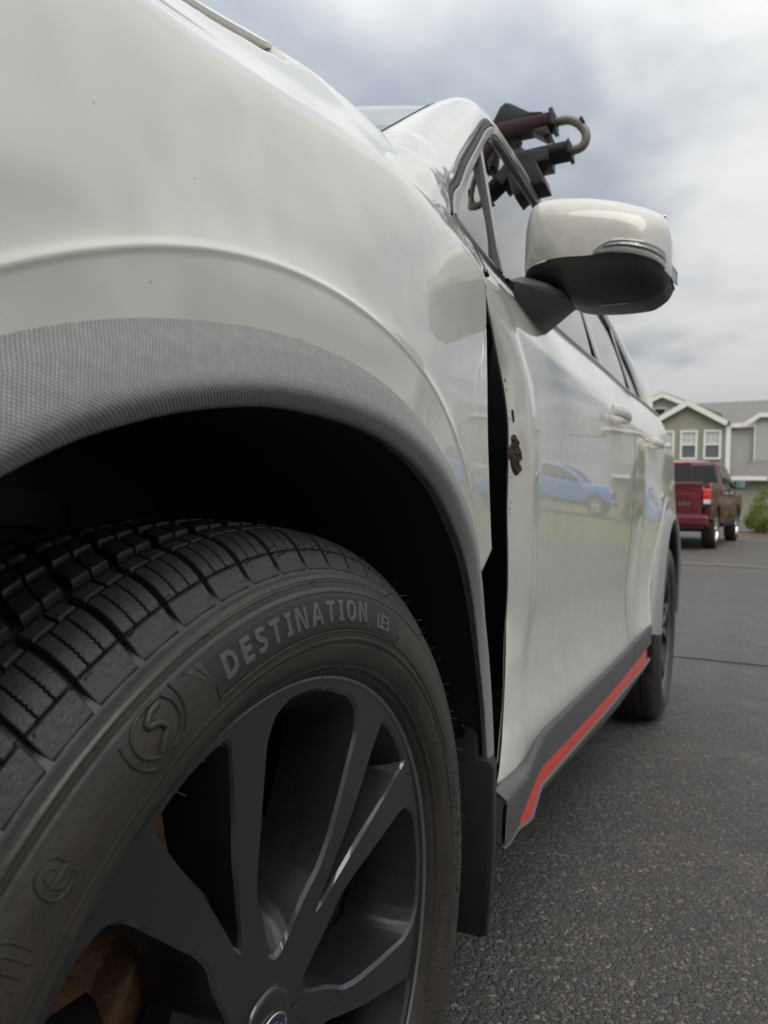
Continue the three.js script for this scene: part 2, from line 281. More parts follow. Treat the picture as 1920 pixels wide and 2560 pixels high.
function makeTyreGeo() {
  const gs = [], gap = 0.0046 / 0.345, sip = 0.0009 / 0.345;
  // carcass with the groove floor, shoulder and ribs of the sidewall
  const rib = sOfR(.3185), hs = (s) => { const a = Math.abs(s); let h = mix(-0.0068, 0, sstep(.094, .1125, a)); if (a > 0.11) { h += 0.0016 * Math.exp(-(((a - rib) / 0.0016) ** 2)) - 0.0009 * Math.exp(-(((a - rib - 0.004) / 0.002) ** 2)); h += 0.0007 * sstep(sOfR(.3065), sOfR(.3055), a) * 0 ; } return h; };
  const N = 240, across = []; for (let i = 0; i <= 150; i++) across.push(mix(-SMAX, SMAX, i / 150));
  gs.push(gridGeo(N, across.length - 1, (u, v) => { const s = across[Math.round(v * (across.length - 1))]; return tyreP(s, u * 2 * Math.PI, hs(s) - 0.0003); }, (u, v) => [u * 8, v * 2]));
  for (let k = 0; k < PITCHES; k++) {
    const near = (k * STEP) % (2 * Math.PI), a = A0 - k * STEP, wob = (hash3(k, 3, 5) - 0.5) * 0.004;
    const L = (f) => (s) => a - STEP * (1 - f) + shift(s) + wob * 0, Rr = L;
    const edge = (f, off, zig = 0) => (s) => a - STEP * (1 - f) + shift(s) + off + zig * (Math.abs(((s / 0.0032) % 1 + 1) % 1 - 0.5) - 0.25) * 4 * 0.0007 / 0.345;
    // shoulder: three lamellae parted by two zigzag sipes, closed at the outer end
    const cut = [0, 0.34, 0.67, 1], s0 = 0.0665, s1 = 0.0965;
    for (let m = 0; m < 3; m++) gs.push(block(s0, s1, edge(cut[m], m ? sip / 2 : gap / 2, m ? 1 : 0), edge(cut[m + 1], m < 2 ? -sip / 2 : -gap / 2, m < 2 ? 1 : 0), 22));
    gs.push(block(0.0962, 0.1135, edge(0, gap * 0.42), edge(1, -gap * 0.42), 8));
    gs.push(block(0.0525, 0.0655, edge(0, gap * 0.6), edge(0.46, -sip), 6), block(0.0525, 0.0655, edge(0.46, sip), edge(1, -gap * 0.6), 6));
    // intermediate rib, centre rib
    gs.push(block(0.0205, 0.0440, edge(0, gap * 0.75), edge(0.5, -sip * 0.8, 1), 14), block(0.0205, 0.0440, edge(0.5, sip * 0.8, 1), edge(1, -gap * 0.75), 14));
    gs.push(block(-0.0125, 0.0125, edge(0, gap * 0.5), edge(0.5, -sip, 1), 14), block(-0.0125, 0.0125, edge(0.5, sip, 1), edge(1, -gap * 0.5), 14));
    gs.push(block(-0.0440, -0.0205, edge(0, gap * 0.75), edge(0.5, -sip), 5), block(-0.0440, -0.0205, edge(0.5, sip), edge(1, -gap * 0.75), 5));
    gs.push(block(-0.1135, -0.0525, edge(0, gap / 2), edge(0.5, -sip), 10), block(-0.1135, -0.0525, edge(0.5, sip), edge(1, -gap / 2), 10));
  }
  return join(gs);
}
function sideBand(r0, r1, a0, a1, h, n, notch) { // raised sector on the outer sidewall, angles in degrees
  return gridGeo(n, 10, (u, v) => { const w = v * 10, k = w < 1 ? 0 : w > 9 ? 1 : (w - 1) / 8; let aa = mix(a0, a1, u); const r = mix(r0, r1, k); if (notch) aa += notch(r, u); return tyreP(sOfR2(r), aa * D2R, (w < 1 || w > 9) ? -0.0006 : h); }, (u, v) => [u * Math.abs(a1 - a0) * D2R * 0.29 / 0.0046, v]);
}
function sOfR2(r) { let lo = 0, hi = PS.length - 1; while (hi - lo > 1) { const m = (lo + hi) >> 1; if (PROF[m].x < r) hi = m; else lo = m; } const t = (PROF[lo].x - r) / (PROF[lo].x - PROF[hi].x + 1e-9); return mix(PS[lo], PS[hi], t); }
function bendText(str, size, r0, aStart, { depth = 0.0014, stretch = 1, out = 0, spacing = 0, squeeze } = {}) { // raised letters running clockwise along the sidewall
  const gs = []; let x = 0;
  for (const ch of str) {
    if (ch === ' ') { x += size * 0.4; continue; }
    const g = new TextGeometry(ch, { font, size, depth, curveSegments: 5, bevelEnabled: true, bevelSize: 0.0003, bevelThickness: 0.0003, bevelSegments: 1 });
    g.computeBoundingBox(); const b = g.boundingBox, k = squeeze ? squeeze(ch) : 1; g.translate(-b.min.x, 0, 0); g.scale(k * stretch, 1, 1);
    const w = (b.max.x - b.min.x) * k * stretch, p = g.attributes.position;
    for (let i = 0; i < p.count; i++) { const ang = aStart * D2R - (x + p.getX(i)) / 0.292, r = r0 + p.getY(i), q = tyreP(sOfR2(r), ang, p.getZ(i) - 0.0004 + out); p.setXYZ(i, q.x, q.y, q.z); }
    gs.push(g); x += w + size * 0.12 + spacing;
  }
  const o = join(gs); o.computeVertexNormals(); return [o, aStart - x / 0.292 / D2R];
}
function outlineText(str, size, r0, aStart, stretch, spacing) { // letters as thin raised outlines
  const gs = []; let x = 0;
  for (const ch of str) {
    const shapes = font.generateShapes(ch, size); let w = 0, mn = 1e9; const all = [];
    for (const s of shapes) for (const path of [s, ...s.holes]) { const pts = path.getPoints(4); for (const q of pts) { w = Math.max(w, q.x); mn = Math.min(mn, q.x); } all.push(pts); }
    for (const pts of all) { const c = pts.map((q) => { const ang = aStart * D2R - (x + (q.x - mn) * stretch) / 0.292; return tyreP(sOfR2(r0 + q.y), ang, 0.0003); }); const cl = []; c.forEach((q, i) => { if (!i || q.distanceTo(cl[cl.length - 1]) > 2e-4) cl.push(q); }); if (cl[0].distanceTo(cl[cl.length - 1]) < 2e-4) cl.pop();
      gs.push(new THREE.TubeGeometry(new THREE.CatmullRomCurve3(cl, true, 'catmullrom', 0.1), cl.length * 3, 0.0007, 5, true)); }
    x += (w - mn) * stretch + spacing;
  }
  return join(gs);
}
const polarPt = (deg, r) => [r * Math.cos(deg * D2R), r * Math.sin(deg * D2R)];
const faceZ = (r) => lerpTable([[0, -.036], [.03, -.036], [.08, -.033], [.15, -.0265], [.22, -.0225], [.245, -.0205]], r);
const bigF = [[-11, .2335], [0, .2355], [11, .2335], [15.5, .2255], [17.8, .210], [18.8, .185], [20.6, .15], [22.3, .125], [22.5, .105], [17.5, .080], [14, .062], [9, .050], [0, .046], [-9, .050], [-14, .062], [-17.5, .080], [-22.5, .105], [-22.3, .125], [-20.6, .15], [-18.8, .185], [-17.8, .210], [-15.5, .2255]];
const bigB = [[-10, .208], [0, .2095], [10, .208], [14, .203], [16, .192], [17, .168], [18.2, .14], [18.6, .12], [18, .105], [13, .088], [10, .078], [6, .073], [0, .072], [-6, .073], [-10, .078], [-13, .088], [-18, .105], [-18.6, .12], [-18.2, .14], [-17, .168], [-16, .192], [-14, .203]];
const narF = [[-8.8, .234], [-4, .236], [4, .236], [8.8, .234], [8.2, .2], [6.7, .165], [4.8, .125], [2.6, .09], [0, .08], [-2.6, .09], [-4.8, .125], [-6.7, .165], [-8.2, .2]];
const narB = [[-6.4, .212], [-3, .213], [3, .213], [6.4, .212], [5.8, .19], [4.9, .165], [3.2, .13], [1.6, .10], [0, .095], [-1.6, .10], [-3.2, .13], [-4.9, .165], [-5.8, .19]];
function makeRimParts() {
  const face = [], walls = [], chamfer = [];
  const holes = [];
  const add = (F, B, c, zb) => {
    const sub1 = (p) => p.flatMap((a, i) => { const c = p[(i + 1) % p.length]; return [a, [(a[0] + c[0]) / 2, (a[1] + c[1]) / 2]]; }); const f = chaikin(sub1(F), 1), b = chaikin(sub1(B), 1);
    const P = (q, z) => { const [x, y] = polarPt(q[0] + c, q[1]); return V(x, y, z); };
    const cen = [0, 0.155]; const cp = polarPt(c, cen[1]);
    const inset = (q, d) => { const p = P(q, 0), v = V(cp[0] - p.x, cp[1] - p.y, 0); v.normalize().multiplyScalar(d); return p.add(v); };
    holes.push(f.map((q) => polarPt(q[0] + c, q[1])));
    const r1 = f.map((q) => P(q, faceZ(q[1]))), r2 = f.map((q) => { const p = inset(q, 0.0030); p.z = faceZ(q[1]) - 0.0026; return p; });
    const r4 = b.map((q) => P(q, zb)), r3 = r2.map((p, i) => p.clone().lerp(r4[i], 0.5).setZ(mix(p.z, zb, 0.34)));
    chamfer.push(loft([r1, r2], { closed: true })); walls.push(loft([r2, r3, r4, b.map((q) => P([q[0] * 1.02, q[1]], zb - 0.02))], { closed: true }));
  };
  for (let k = 0; k < 5; k++) { add(bigF, bigB, 81 + 72 * k, -.066); add(narF, narB, 45 + 72 * k, -.060); }
  const outer = []; for (let k = 0; k < 180; k++) outer.push(polarPt(k * 2, .2405));
  let g = new THREE.ShapeGeometry(new THREE.Shape(outer.map((q) => new THREE.Vector2(...q))), 1);
  const s = new THREE.Shape(outer.map((q) => new THREE.Vector2(...q))); for (const h of holes) s.holes.push(new THREE.Path(h.map((q) => new THREE.Vector2(...q))));
  g = new THREE.ShapeGeometry(s, 6); g = new TessellateModifier(0.02, 6).modify(g.toNonIndexed());
  const p = g.attributes.position;
  for (let i = 0; i < p.count; i++) { const r = Math.hypot(p.getX(i), p.getY(i)); p.setZ(i, faceZ(r)); }
  g.deleteAttribute('normal'); g = mergeVertices(g, 1e-5); g.computeVertexNormals(); face.push(g);
  // lip, flange and barrel
  const lat = (pts) => new THREE.LatheGeometry(pts.map(([r, z]) => new THREE.Vector2(r, z)), 160).rotateX(Math.PI / 2);
  const lip = lat([[.2404, -.0205], [.2416, -.0188], [.2432, -.0182], [.2446, -.0190], [.2452, -.021], [.2448, -.026], [.236, -.030]]);
  const barrel = lat([[.2405, -.0206], [.237, -.028], [.222, -.05], [.212, -.085], [.205, -.12], [.212, -.19], [.228, -.2]]);
  return { face: join(face), walls: toCreasedNormals(join(walls), 0.5), chamfer: join(chamfer), lip, barrel };
}
const tyreGeo = makeTyreGeo(), rimP = makeRimParts();
function makeWheel(name, detailed) {
  const w = new THREE.Group(); w.name = name;
  const ty = part('tyre', tyreGeo, M.rubber, w);
  // sidewall skin: smooth outer face laid over the carcass
  const ribs = (s) => { let h = 0; for (const [r, a, w] of [[.3125, .0010, .0011], [.3082, -.0006, .0012], [.2722, .0006, .0009], [.2690, -.0005, .0010], [.2520, .0008, .0010], [.2490, -.0006, .0011]]) { const q = (s - sOfR2(r)) / w; h += a * Math.exp(-q * q); } return h; };
  const sw = gridGeo(260, 130, (u, v) => tyreP(mix(sOfR2(.3170), SMAX - 0.004, v), u * 2 * Math.PI, 0.0004 * sstep(0, .1, v) + ribs(mix(sOfR2(.3170), SMAX - 0.004, v))), (u, v) => [u * 7, v]);
  part('sidewall', sw, M.sidewall, w);
  if (detailed) {
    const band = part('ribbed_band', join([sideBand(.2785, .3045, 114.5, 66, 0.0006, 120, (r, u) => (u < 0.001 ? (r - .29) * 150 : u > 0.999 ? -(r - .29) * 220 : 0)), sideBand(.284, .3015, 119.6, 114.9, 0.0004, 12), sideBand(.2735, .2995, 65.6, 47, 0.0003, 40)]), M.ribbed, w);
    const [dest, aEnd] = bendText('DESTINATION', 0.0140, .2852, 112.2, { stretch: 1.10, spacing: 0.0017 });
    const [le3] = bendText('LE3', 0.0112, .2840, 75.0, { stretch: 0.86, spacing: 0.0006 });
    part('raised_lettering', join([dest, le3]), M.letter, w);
    // thin raised lines round the band and the outlined maker's name
    const arc = (r, a0, a1, n = 60, h = 0.0004, w = 0.0007) => tube(Array.from({ length: n }, (_, i) => tyreP(sOfR2(typeof r === 'function' ? r(i / (n - 1)) : r), mix(a0, a1, i / (n - 1)) * D2R, h)), w, n * 2, 5);
    const lines = [arc(.2782, 114, 66.5), arc((t) => .2782 - .0035 * Math.sin(t * Math.PI / 2), 66.5, 30, 40), arc(.3048, 117, 56, 80), arc(.2445, 180, 0, 140, 0.0002, 0.0006)];
    // shield badge: leaf outline with a curl inside
    const sp = (pts, w = 0.0008) => tube(pts.map(([a, r]) => tyreP(sOfR2(r), a * D2R, 0.0005)), w, 60, 6);
    lines.push(sp([[120.3, .3055], [121.7, .3062], [123.6, .3055], [125.2, .301], [125.5, .294], [124.8, .2875], [123.6, .283]], 0.0011), sp([[120.3, .3055], [119.6, .2995], [119.6, .291], [120.6, .284], [121.8, .2805]], 0.0011), sp([[121.0, .3035], [122.2, .303], [123.2, .2995], [122.0, .2965], [121.6, .292], [122.6, .288], [123.4, .285]], 0.0022), sp([[118.9, .3065], [118.6, .299], [118.9, .290], [119.8, .2825]], 0.0009), sp([[126.4, .303], [126.6, .294], [125.8, .285], [124.9, .281]], 0.0009));
    lines.push(outlineText('e', 0.0215, .2852, 138.6, 1.05, 0.004), outlineText('n', 0.0215, .2852, 144.9, 1.05, 0.004), outlineText('o', 0.0215, .2852, 151, 1.05, 0.004), outlineText('t', 0.0215, .2852, 155, 1.05, 0.004));
    lines.push(outlineText('Firestone', 0.0170, .2815, 19.5, 1.05, 0.0030));
    part('raised_outline', join(lines), M.sidewall, w);
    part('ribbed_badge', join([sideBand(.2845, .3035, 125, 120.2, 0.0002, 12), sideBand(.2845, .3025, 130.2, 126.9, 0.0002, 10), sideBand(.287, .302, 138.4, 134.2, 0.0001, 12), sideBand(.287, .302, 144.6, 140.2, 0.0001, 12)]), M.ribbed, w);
    const [code] = bendText('225/55R18 98H', 0.0085, .2560, -4.5, { stretch: 0.8, depth: 0.0008, spacing: 0.0003 });
    const small = []; for (const [t, a, r] of [['TUBELESS RADIAL', 117, .2500], ['TREAD 2 POLYESTER 2 STEEL', 117, .2540], ['MAX LOAD 750 KG', 45, .2620], ['MAX PRESSURE', 45, .2665]]) small.push(bendText(t, 0.0028, r, a, { depth: 0.0005, stretch: 0.9 })[0]);
    part('size_marking', join([code, ...small]), M.sidewall, w);
    // moulding whiskers
    const hairs = [];
    const hair = (s, a, len, lean, lz) => { const p = tyreP(s, a, 0), n = tyreP(s, a, 0.01).sub(p).normalize(), t = V(-Math.sin(a), Math.cos(a), 0); const e = p.clone().addScaledVector(n, len).addScaledVector(t, lean * len).add(V(0, 0, lz * len)), m = p.clone().lerp(e, 0.55).addScaledVector(n, len * 0.06); hairs.push(new THREE.TubeGeometry(new THREE.QuadraticBezierCurve3(p, m, e), 4, 0.00038, 4)); hairs.push(new THREE.SphereGeometry(0.0007, 5, 4).translate(p.x, p.y, p.z)); };
    for (let k = -9; k < 26; k++) { const a = A0 - k * STEP; hair(rr(.094, .098), a + shift(.1) + .006, rr(.004, .0085), rr(-1, 1), rr(.1, .5)); if (rnd() < .8) hair(rr(.098, .102), a - .02, rr(.003, .0075), rr(-1, 1), rr(0, .5)); if (rnd() < .4) hair(rr(.02, .06), a - .03, rr(.002, .004), 0.4, 0); }
    for (let k = 0; k < 34; k++) hair(sOfR2(rr(.2485, .276)), rr(-30, 150) * D2R, rr(.005, .010), rr(-.5, .9), rr(.2, .5));
    for (let k = 0; k < 8; k++) hair(sOfR2(.312), rr(10, 150) * D2R, rr(.004, .008), rr(-1, 1), .2);
    const wh = part('rubber_whiskers', join(hairs), M.rubber, w); wh.userData.kind = 'stuff';
  }
  const rim = part('rim', rimP.face, M.rim, w);
  part('spoke_wall', rimP.walls, M.rimWall, w); part('spoke_edge', rimP.chamfer, M.rimGloss, w); part('lip', rimP.lip, M.rimLip, w); part('barrel', rimP.barrel, M.rim, w);
  const cap = part('hub_cap', new THREE.LatheGeometry([[0, -.0315], [.022, -.032], [.0275, -.0330], [.0295, -.0355], [.030, -.040]].map((q) => new THREE.Vector2(...q)), 48).rotateX(Math.PI / 2), M.rim, w);
  // oval badge with a cluster of stars
  const ov = (a, b, z) => gridGeo(40, 1, (u, v) => V(v * a * Math.cos(u * 6.28319), v * b * Math.sin(u * 6.28319), z));
  part('badge_field', ov(.0165, .0118, -.0308), M.navy, w);
  const ring = []; for (let k = 0; k < 40; k++) ring.push(V(.017 * Math.cos(k / 40 * 6.28319), .0122 * Math.sin(k / 40 * 6.28319), -.0306));
  const star = (x, y, r) => { const p = []; for (let k = 0; k < 8; k++) { const q = k % 2 ? r * 0.2 : r; p.push([x + q * Math.cos(k * Math.PI / 4) * (k % 4 ? .75 : 1), y + q * Math.sin(k * Math.PI / 4)]); } return prism(p, 0.0006).translate(0, 0, -.0308); };
  part('badge_ring', join([tube(ring, .0011, 60, 6, true), star(-.006, .002, .007), star(.004, .005, .0035), star(.009, .0015, .0035), star(.006, -.004, .0035), star(-.001, -.006, .0035), star(.0115, -.003, .003)]), M.chrome, w);
  const disc = part('brake_disc', new THREE.LatheGeometry([[.06, -.105], [.085, -.105], [.087, -.125], [.148, -.125], [.150, -.128], [.150, -.146], [.148, -.149], [.07, -.149]].map((q) => new THREE.Vector2(...q)), 72).rotateX(Math.PI / 2), M.rustDisc, w);
  part('brake_hat', new THREE.LatheGeometry([[0, -.098], [.078, -.098], [.0862, -.104], [.0868, -.124]].map((q) => new THREE.Vector2(...q)), 60).rotateX(Math.PI / 2), M.rustDisc, w);
  for (let k = 0; k < 5; k++) { const c = polarPt(81 + 72 * k, .057); part('lug_nut', new THREE.CylinderGeometry(.0095, .0105, .03, 6).rotateX(Math.PI / 2).translate(c[0], c[1], -.075), M.satin, w); }
  return w;
}

// ---------- white sport-utility car ----------
const suv = thing('white_suv', 'white sport utility car with crumpled front door edge and red-striped sill', 'car');
// roofline of the wings and belt line: height of the shoulder edge along the car
const topLine = [[-.95, .86], [-.7, .92], [-.4, .985], [-.2, 1.026], [-.04, 1.061], [.06, 1.088], [.133, 1.104], [.246, 1.114], [.35, 1.112], [.44, 1.10], [.63, 1.092], [1.0, 1.106], [1.7, 1.15], [2.2, 1.185], [3.2, 1.25]];
const T = (x) => lerpTable(topLine, x);
const wingZ = [[.2, -.06], [.40, -.03], [.55, -.02], [.7, -.008], [.83, -.005], [.90, -.0115], [.96, -.0195], [.994, -.0262], [1.006, -.0315], [1.022, -.0440], [1.055, -.072], [1.085, -.094], [1.10, -.107]];
const doorZ = [[0.3, -0.025], [0.36, -0.023], [0.4, -0.026], [0.44, -0.033], [0.49, -0.0395], [0.55, -0.042], [0.62, -0.038], [0.7, -0.0325], [0.78, -0.0293], [0.86, -0.0282], [0.93, -0.030], [0.98, -0.034], [1.02, -0.0482], [1.055, -0.066], [1.08, -0.0818], [1.1, -0.098]];
const rollZ = [[0, 0, 0], [.023, .012, -.020], [.05, .020, -.046], [.10, .026, -.095]]; // beyond the edge: arc length, rise, inward
const roll = (e) => { let i = 0; while (i < rollZ.length - 2 && e > rollZ[i + 1][0]) i++; const a = rollZ[i], b = rollZ[i + 1], t = (e - a[0]) / (b[0] - a[0]); return [mix(a[1], b[1], t), mix(a[2], b[2], t)]; };
// eta: height below the edge, then distance round it
function bodyP(x, eta, off = 0) {
  const t = T(x); let y = Math.min(eta, t); const yn = y < 0.8 ? y : 0.8 + (y - 0.8) * 0.30 / (t - 0.8);
  const w = sstep(0.12, 0.52, x);
  let z = mix(lerpTable(wingZ, yn), lerpTable(doorZ, yn), w);
  z -= 0.0185 * Math.min(x - 1.3, .75) ** 2 * sstep(.3, 1.2, x) * (1 - .42 * sstep(1.9, 2.6, x)); // doors bow a little in plan
  const rf = Math.hypot(x, y - HUBY), re = Math.hypot(x - 2.67, y - HUBY);
  for (const [r, wt] of [[rf, sstep(.46, .36, x)], [re, 1]]) { // pressed ridge round the wheel openings
    const q = Math.min(1, Math.max(0, (.540 - r) / .030)); z += wt * .0030 * q * q * q; z += wt * .0012 * Math.exp(-(((r - .510) / .0026) ** 2)); if (r < .512) z -= wt * .035 * (r > .508 ? (.512 - r) ** 2 / .008 : .508 - r + .002);
  }
  z += 0.008 * sstep(2.0, 2.4, x) * sstep(T(x) + .15, .85, y) * sstep(3.35, 3.0, x); // haunch over the rear wheel
  z += .015 * sstep(.78, .50, re) * sstep(1.0, .75, y);
  if (x < -0.45) z -= 0.30 * (x + 0.45) * (x + 0.45) * 2.2;
  if (x > 3.0) z -= 1.1 * (x - 3.0) * (x - 3.0);
  if (eta > t) { const [dy, dz] = roll(eta - t); y += dy; z += dz; }
  return V(x, y, z + off);
}
const mirrorZ = -1.80; // far side: z -> mirrorZ - z
// --- front fender, swept round the wheel opening ---
const traced = (pts, zOf) => pts.map(([a, b]) => { const p = onSurf(a, b, zOf); return [p.y, p.x]; }).sort((a, b) => a[0] - b[0]);
const edgeZ = (x, y) => bodyP(x, y).z - .012 * sstep(1.06, .98, y);
const fenderRear = [[.20, .35], [.595, .36], [.622, .39], ...traced([[1215, 1395], [1213, 1330], [1208, 1200], [1204, 1080], [1203, 1000], [1202, 900], [1201, 800], [1202, 740], [1204, 690]], edgeZ)];
{ const l = fenderRear[fenderRear.length - 1]; fenderRear.push([l[0] + .03, l[1] + .05], [1.25, l[1] + .09]); }
function fenderReach(th) { let r = 0.46; const c = Math.cos(th), s = Math.sin(th); for (; r < 2; r += 0.002) { const x = c * r, y = HUBY + s * r; if (x < -0.92 || y > T(x) + 0.095 || x > lerpTable(fenderRear, y)) break; } return r; }
{
  const th0 = 190 * D2R, th1 = 30 * D2R, reach = []; const NT = 320, NR = 170;
  for (let i = 0; i <= NT; i++) reach.push(fenderReach(mix(th0, th1, i / NT)));
  const fender = part('front_fender', gridGeo(NT, NR, (u, v) => {
    const i = Math.round(u * NT), th = mix(th0, th1, u), rm = Math.min(.545, reach[i] * .97 + .462 * .03), r = v < .4 ? mix(.462, rm, v / .4) : mix(rm, reach[i], Math.pow((v - .4) / .6, 1.15)), x = Math.cos(th) * r, eta = HUBY + Math.sin(th) * r;
    const p = bodyP(x, eta), t = T(x);
    const lid = sstep(t - .0185, t - .0155, eta) * sstep(.058, .044, x - 0.04 * sstep(t + .02, t + .09, eta)); // sunk flange that the bonnet closes over
    p.y -= 0.010 * lid; p.z -= 0.018 * lid;
    const back = lerpTable(fenderRear, eta) - x; p.z -= 0.012 * sstep(.018, 0, back) * sstep(1.06, .98, eta); // rear edge rolls in
    return p;
  }, (u, v, p) => [p.x * 2, p.y * 2]), M.paint, suv);
  // rolled return of the rear edge
  part('fender_edge', gridGeo(60, 3, (u, v) => { const y = mix(.67, 1.04, u), x = lerpTable(fenderRear, y), p = bodyP(x, y); return V(x - 0.002 + 0.004 * Math.sin(v * 3), y, p.z - 0.010 - 0.03 * v); }), M.paint, suv);
}
// --- bonnet ---
{
  const rows = [];
  for (let i = 0; i <= 60; i++) {
    const x = mix(-.92, .062, i / 60), t = T(x), end = sstep(.030, .062, x); const row = [];
    const e0 = t - .0070 + 0.012 * end * end;
    const a = bodyP(x, e0, -0.012); a.y -= 0.001; row.push(a); const b = bodyP(x, e0, 0); row.push(b.clone().add(V(0, -0.0006, -0.0015))); row.push(bodyP(x, e0 + 0.0016).add(V(0, .0008, .0008)));
    for (const e of [.006, .012, .018, .024, .034, .05, .075, .1]) row.push(bodyP(x, Math.max(e0 + .003, t - .0105 + e)).add(V(0, .001, .001)));
    const edge = row[row.length - 1]; const sw = 0.35 * sstep(-.2, .06, x) ;
    for (const [dz, dy] of [[.08, .010], [.25, .028], [.45, .042], [.70, .048], [1.0, .042], [1.2, .02], [1.38, -.02]]) row.push(V(x + sw * Math.min(1, dz / .5) * 0.55, edge.y + dy, edge.z - dz));
    rows.push(row);
  }
  part('bonnet', loft(rows, { crease: 0.6 }), M.paint, suv);
}
// --- wheel-arch flares ---
function flareAt(cx, th0, th1, ro, ri, n) {
  const sec = (a, b) => { const w = a - b; return [[a + .004, -.022], [a + .0015, -.0110], [a - .001, -.0065], [a - .004, -.0035], [a - .010, .0005], [a - w * .35, .0070], [b + .018, .0145], [b + .012, .0152], [b + .008, .0132], [b + .002, .0075], [b, .0045], [b + .0005, -.001], [b + .003, -.006]]; };
  const rows = []; let L = 0;
  for (let i = 0; i <= n; i++) { const th = mix(th0, th1, i / n), d = th / D2R; rows.push(sec(lerpTable(ro, d), lerpTable(ri, d)).map(([r, z]) => V(cx + r * Math.cos(th), HUBY + r * Math.sin(th), (z > 0 ? z * (cx ? 1 : mix(.1, 1, sstep(22, 64, d))) : z) - .002 - (cx ? 0 : .005 * sstep(55, 25, d))))); }
  const g = loft(rows), p = g.attributes.position, uv = g.attributes.uv, m = rows[0].length;
  for (let i = 0; i < p.count; i++) { const r = Math.hypot(p.getX(i) - cx, p.getY(i) - HUBY), th = Math.atan2(p.getY(i) - HUBY, p.getX(i) - cx); uv.setXY(i, th * 0.45 / 0.026, (i % m < 11 ? -r : -r * 2) / 0.026); }
  return g;
}
const ro1 = [[-5, .436], [11, .436], [17.4, .437], [24, .441], [29, .445], [35.5, .450], [42, .460], [48, .470], [55, .477], [70, .477], [90, .475], [104, .479], [115, .488], [121, .493], [150, .51], [200, .52]];
const ri1 = [[-5, .400], [11, .400], [17, .400], [23, .401], [30, .402], [37, .406], [44, .411], [51, .417], [58, .420], [66, .424], [80, .4225], [90, .4215], [104, .427], [115, .435], [121, .440], [150, .452], [200, .46]];
part('wheel_arch_flare', flareAt(0, 198 * D2R, 12 * D2R, ro1, ri1, 200), M.flare, suv);
const ro2 = [[0, .476], [180, .476], [200, .476]], ri2 = [[0, .424], [180, .424], [200, .424]];
part('wheel_arch_flare', flareAt(2.67, 176 * D2R, 4 * D2R, ro2, ri2, 120).translate(0, 0, -.003), M.flare, suv);
// --- wheel housings ---
for (const cx of [0, 2.67]) {
  part('wheel_liner', gridGeo(70, 12, (u, v) => { const th = mix(cx ? -12 : -16, cx ? 195 : 200, u) * D2R, r = (cx ? .428 : lerpTable(ri1, th / D2R) + .006) + .02 * v + (cx ? 0 : .004 * Math.sin(u * 60) * sstep(.3, .6, v)); return V(cx + r * Math.cos(th), HUBY + r * Math.sin(th), mix(cx ? -.018 : -.006, -.40, v)); }), M.liner, suv);
  part('housing_wall', gridGeo(40, 4, (u, v) => { const th = mix(-14, 198, u) * D2R, r = mix(.05, .46, v); return V(cx + r * Math.cos(th), HUBY + r * Math.sin(th), -.40); }), M.liner, suv);
}
part('liner_lip', tube([onAxis(1050, 1255, 'z', -.045), onAxis(1055, 1325, 'z', -.045), onAxis(1072, 1345, 'z', -.045), onAxis(1105, 1400, 'z', -.047), onAxis(1140, 1470, 'z', -.048), onAxis(1165, 1560, 'z', -.05), onAxis(1178, 1660, 'z', -.05), onAxis(1183, 1765, 'z', -.05)], .0016, 80, 6), M.gloss, suv);
{ // struts inside the housing
  part('suspension_strut', join([new THREE.CylinderGeometry(.05, .06, .35, 20).translate(-.02, .72, -.34), new THREE.CylinderGeometry(.075, .075, .03, 20).translate(-.02, .70, -.34)]), M.black, suv);
}
// --- mud flap ---
{
  const poly = [[.002, .238], [.006, .33], [.004, .428], [.0, .436], [-.016, .438], [-.019, .470], [-.030, .478], [-.055, .480], [-.10, .485], [-.17, .44], [-.17, .27], [-.16, .232], [-.05, .231]];
  const g = prism(poly, .036, .004); // (z, y) polygon, depth along x
  const p = g.attributes.position; for (let i = 0; i < p.count; i++) { const a = p.getX(i), b = p.getY(i), c = p.getZ(i); p.setXYZ(i, .382 + c + (b > .44 ? .010 : 0) + (b - .33) * -.02, b, a - (c > .02 ? .006 : 0)); } g.computeVertexNormals();
  const flap = part('mud_flap', toCreasedNormals(g, .5), M.trimDark, suv);
  const c = V(.384, .4655, -.039); part('screw', join([new THREE.CylinderGeometry(.0075, .008, .004, 20).rotateZ(Math.PI / 2).translate(c.x + .002, c.y, c.z), new THREE.TorusGeometry(.0062, .0012, 6, 20).rotateY(Math.PI / 2).translate(c.x, c.y, c.z), new THREE.CylinderGeometry(.0025, .0025, .006, 6).rotateZ(Math.PI / 2).translate(c.x, c.y, c.z)]), M.gloss, flap);
  part('flap_pad', box(.02, .022, .075, .398, .494, -.06, .007), M.trimDark, flap);
}
// --- wheels ---
const wf = makeWheel('front_wheel', true); wf.position.set(0, HUBY, 0); suv.add(wf);
const wr = makeWheel('rear_wheel', false); wr.position.set(2.67, HUBY, -.003); wr.rotation.z = 0.5; suv.add(wr);
for (const x of [0, 2.67]) { const w = makeWheel(x ? 'rear_wheel' : 'front_wheel', false); w.position.set(x, HUBY, mirrorZ); w.rotation.y = Math.PI; suv.add(w); }

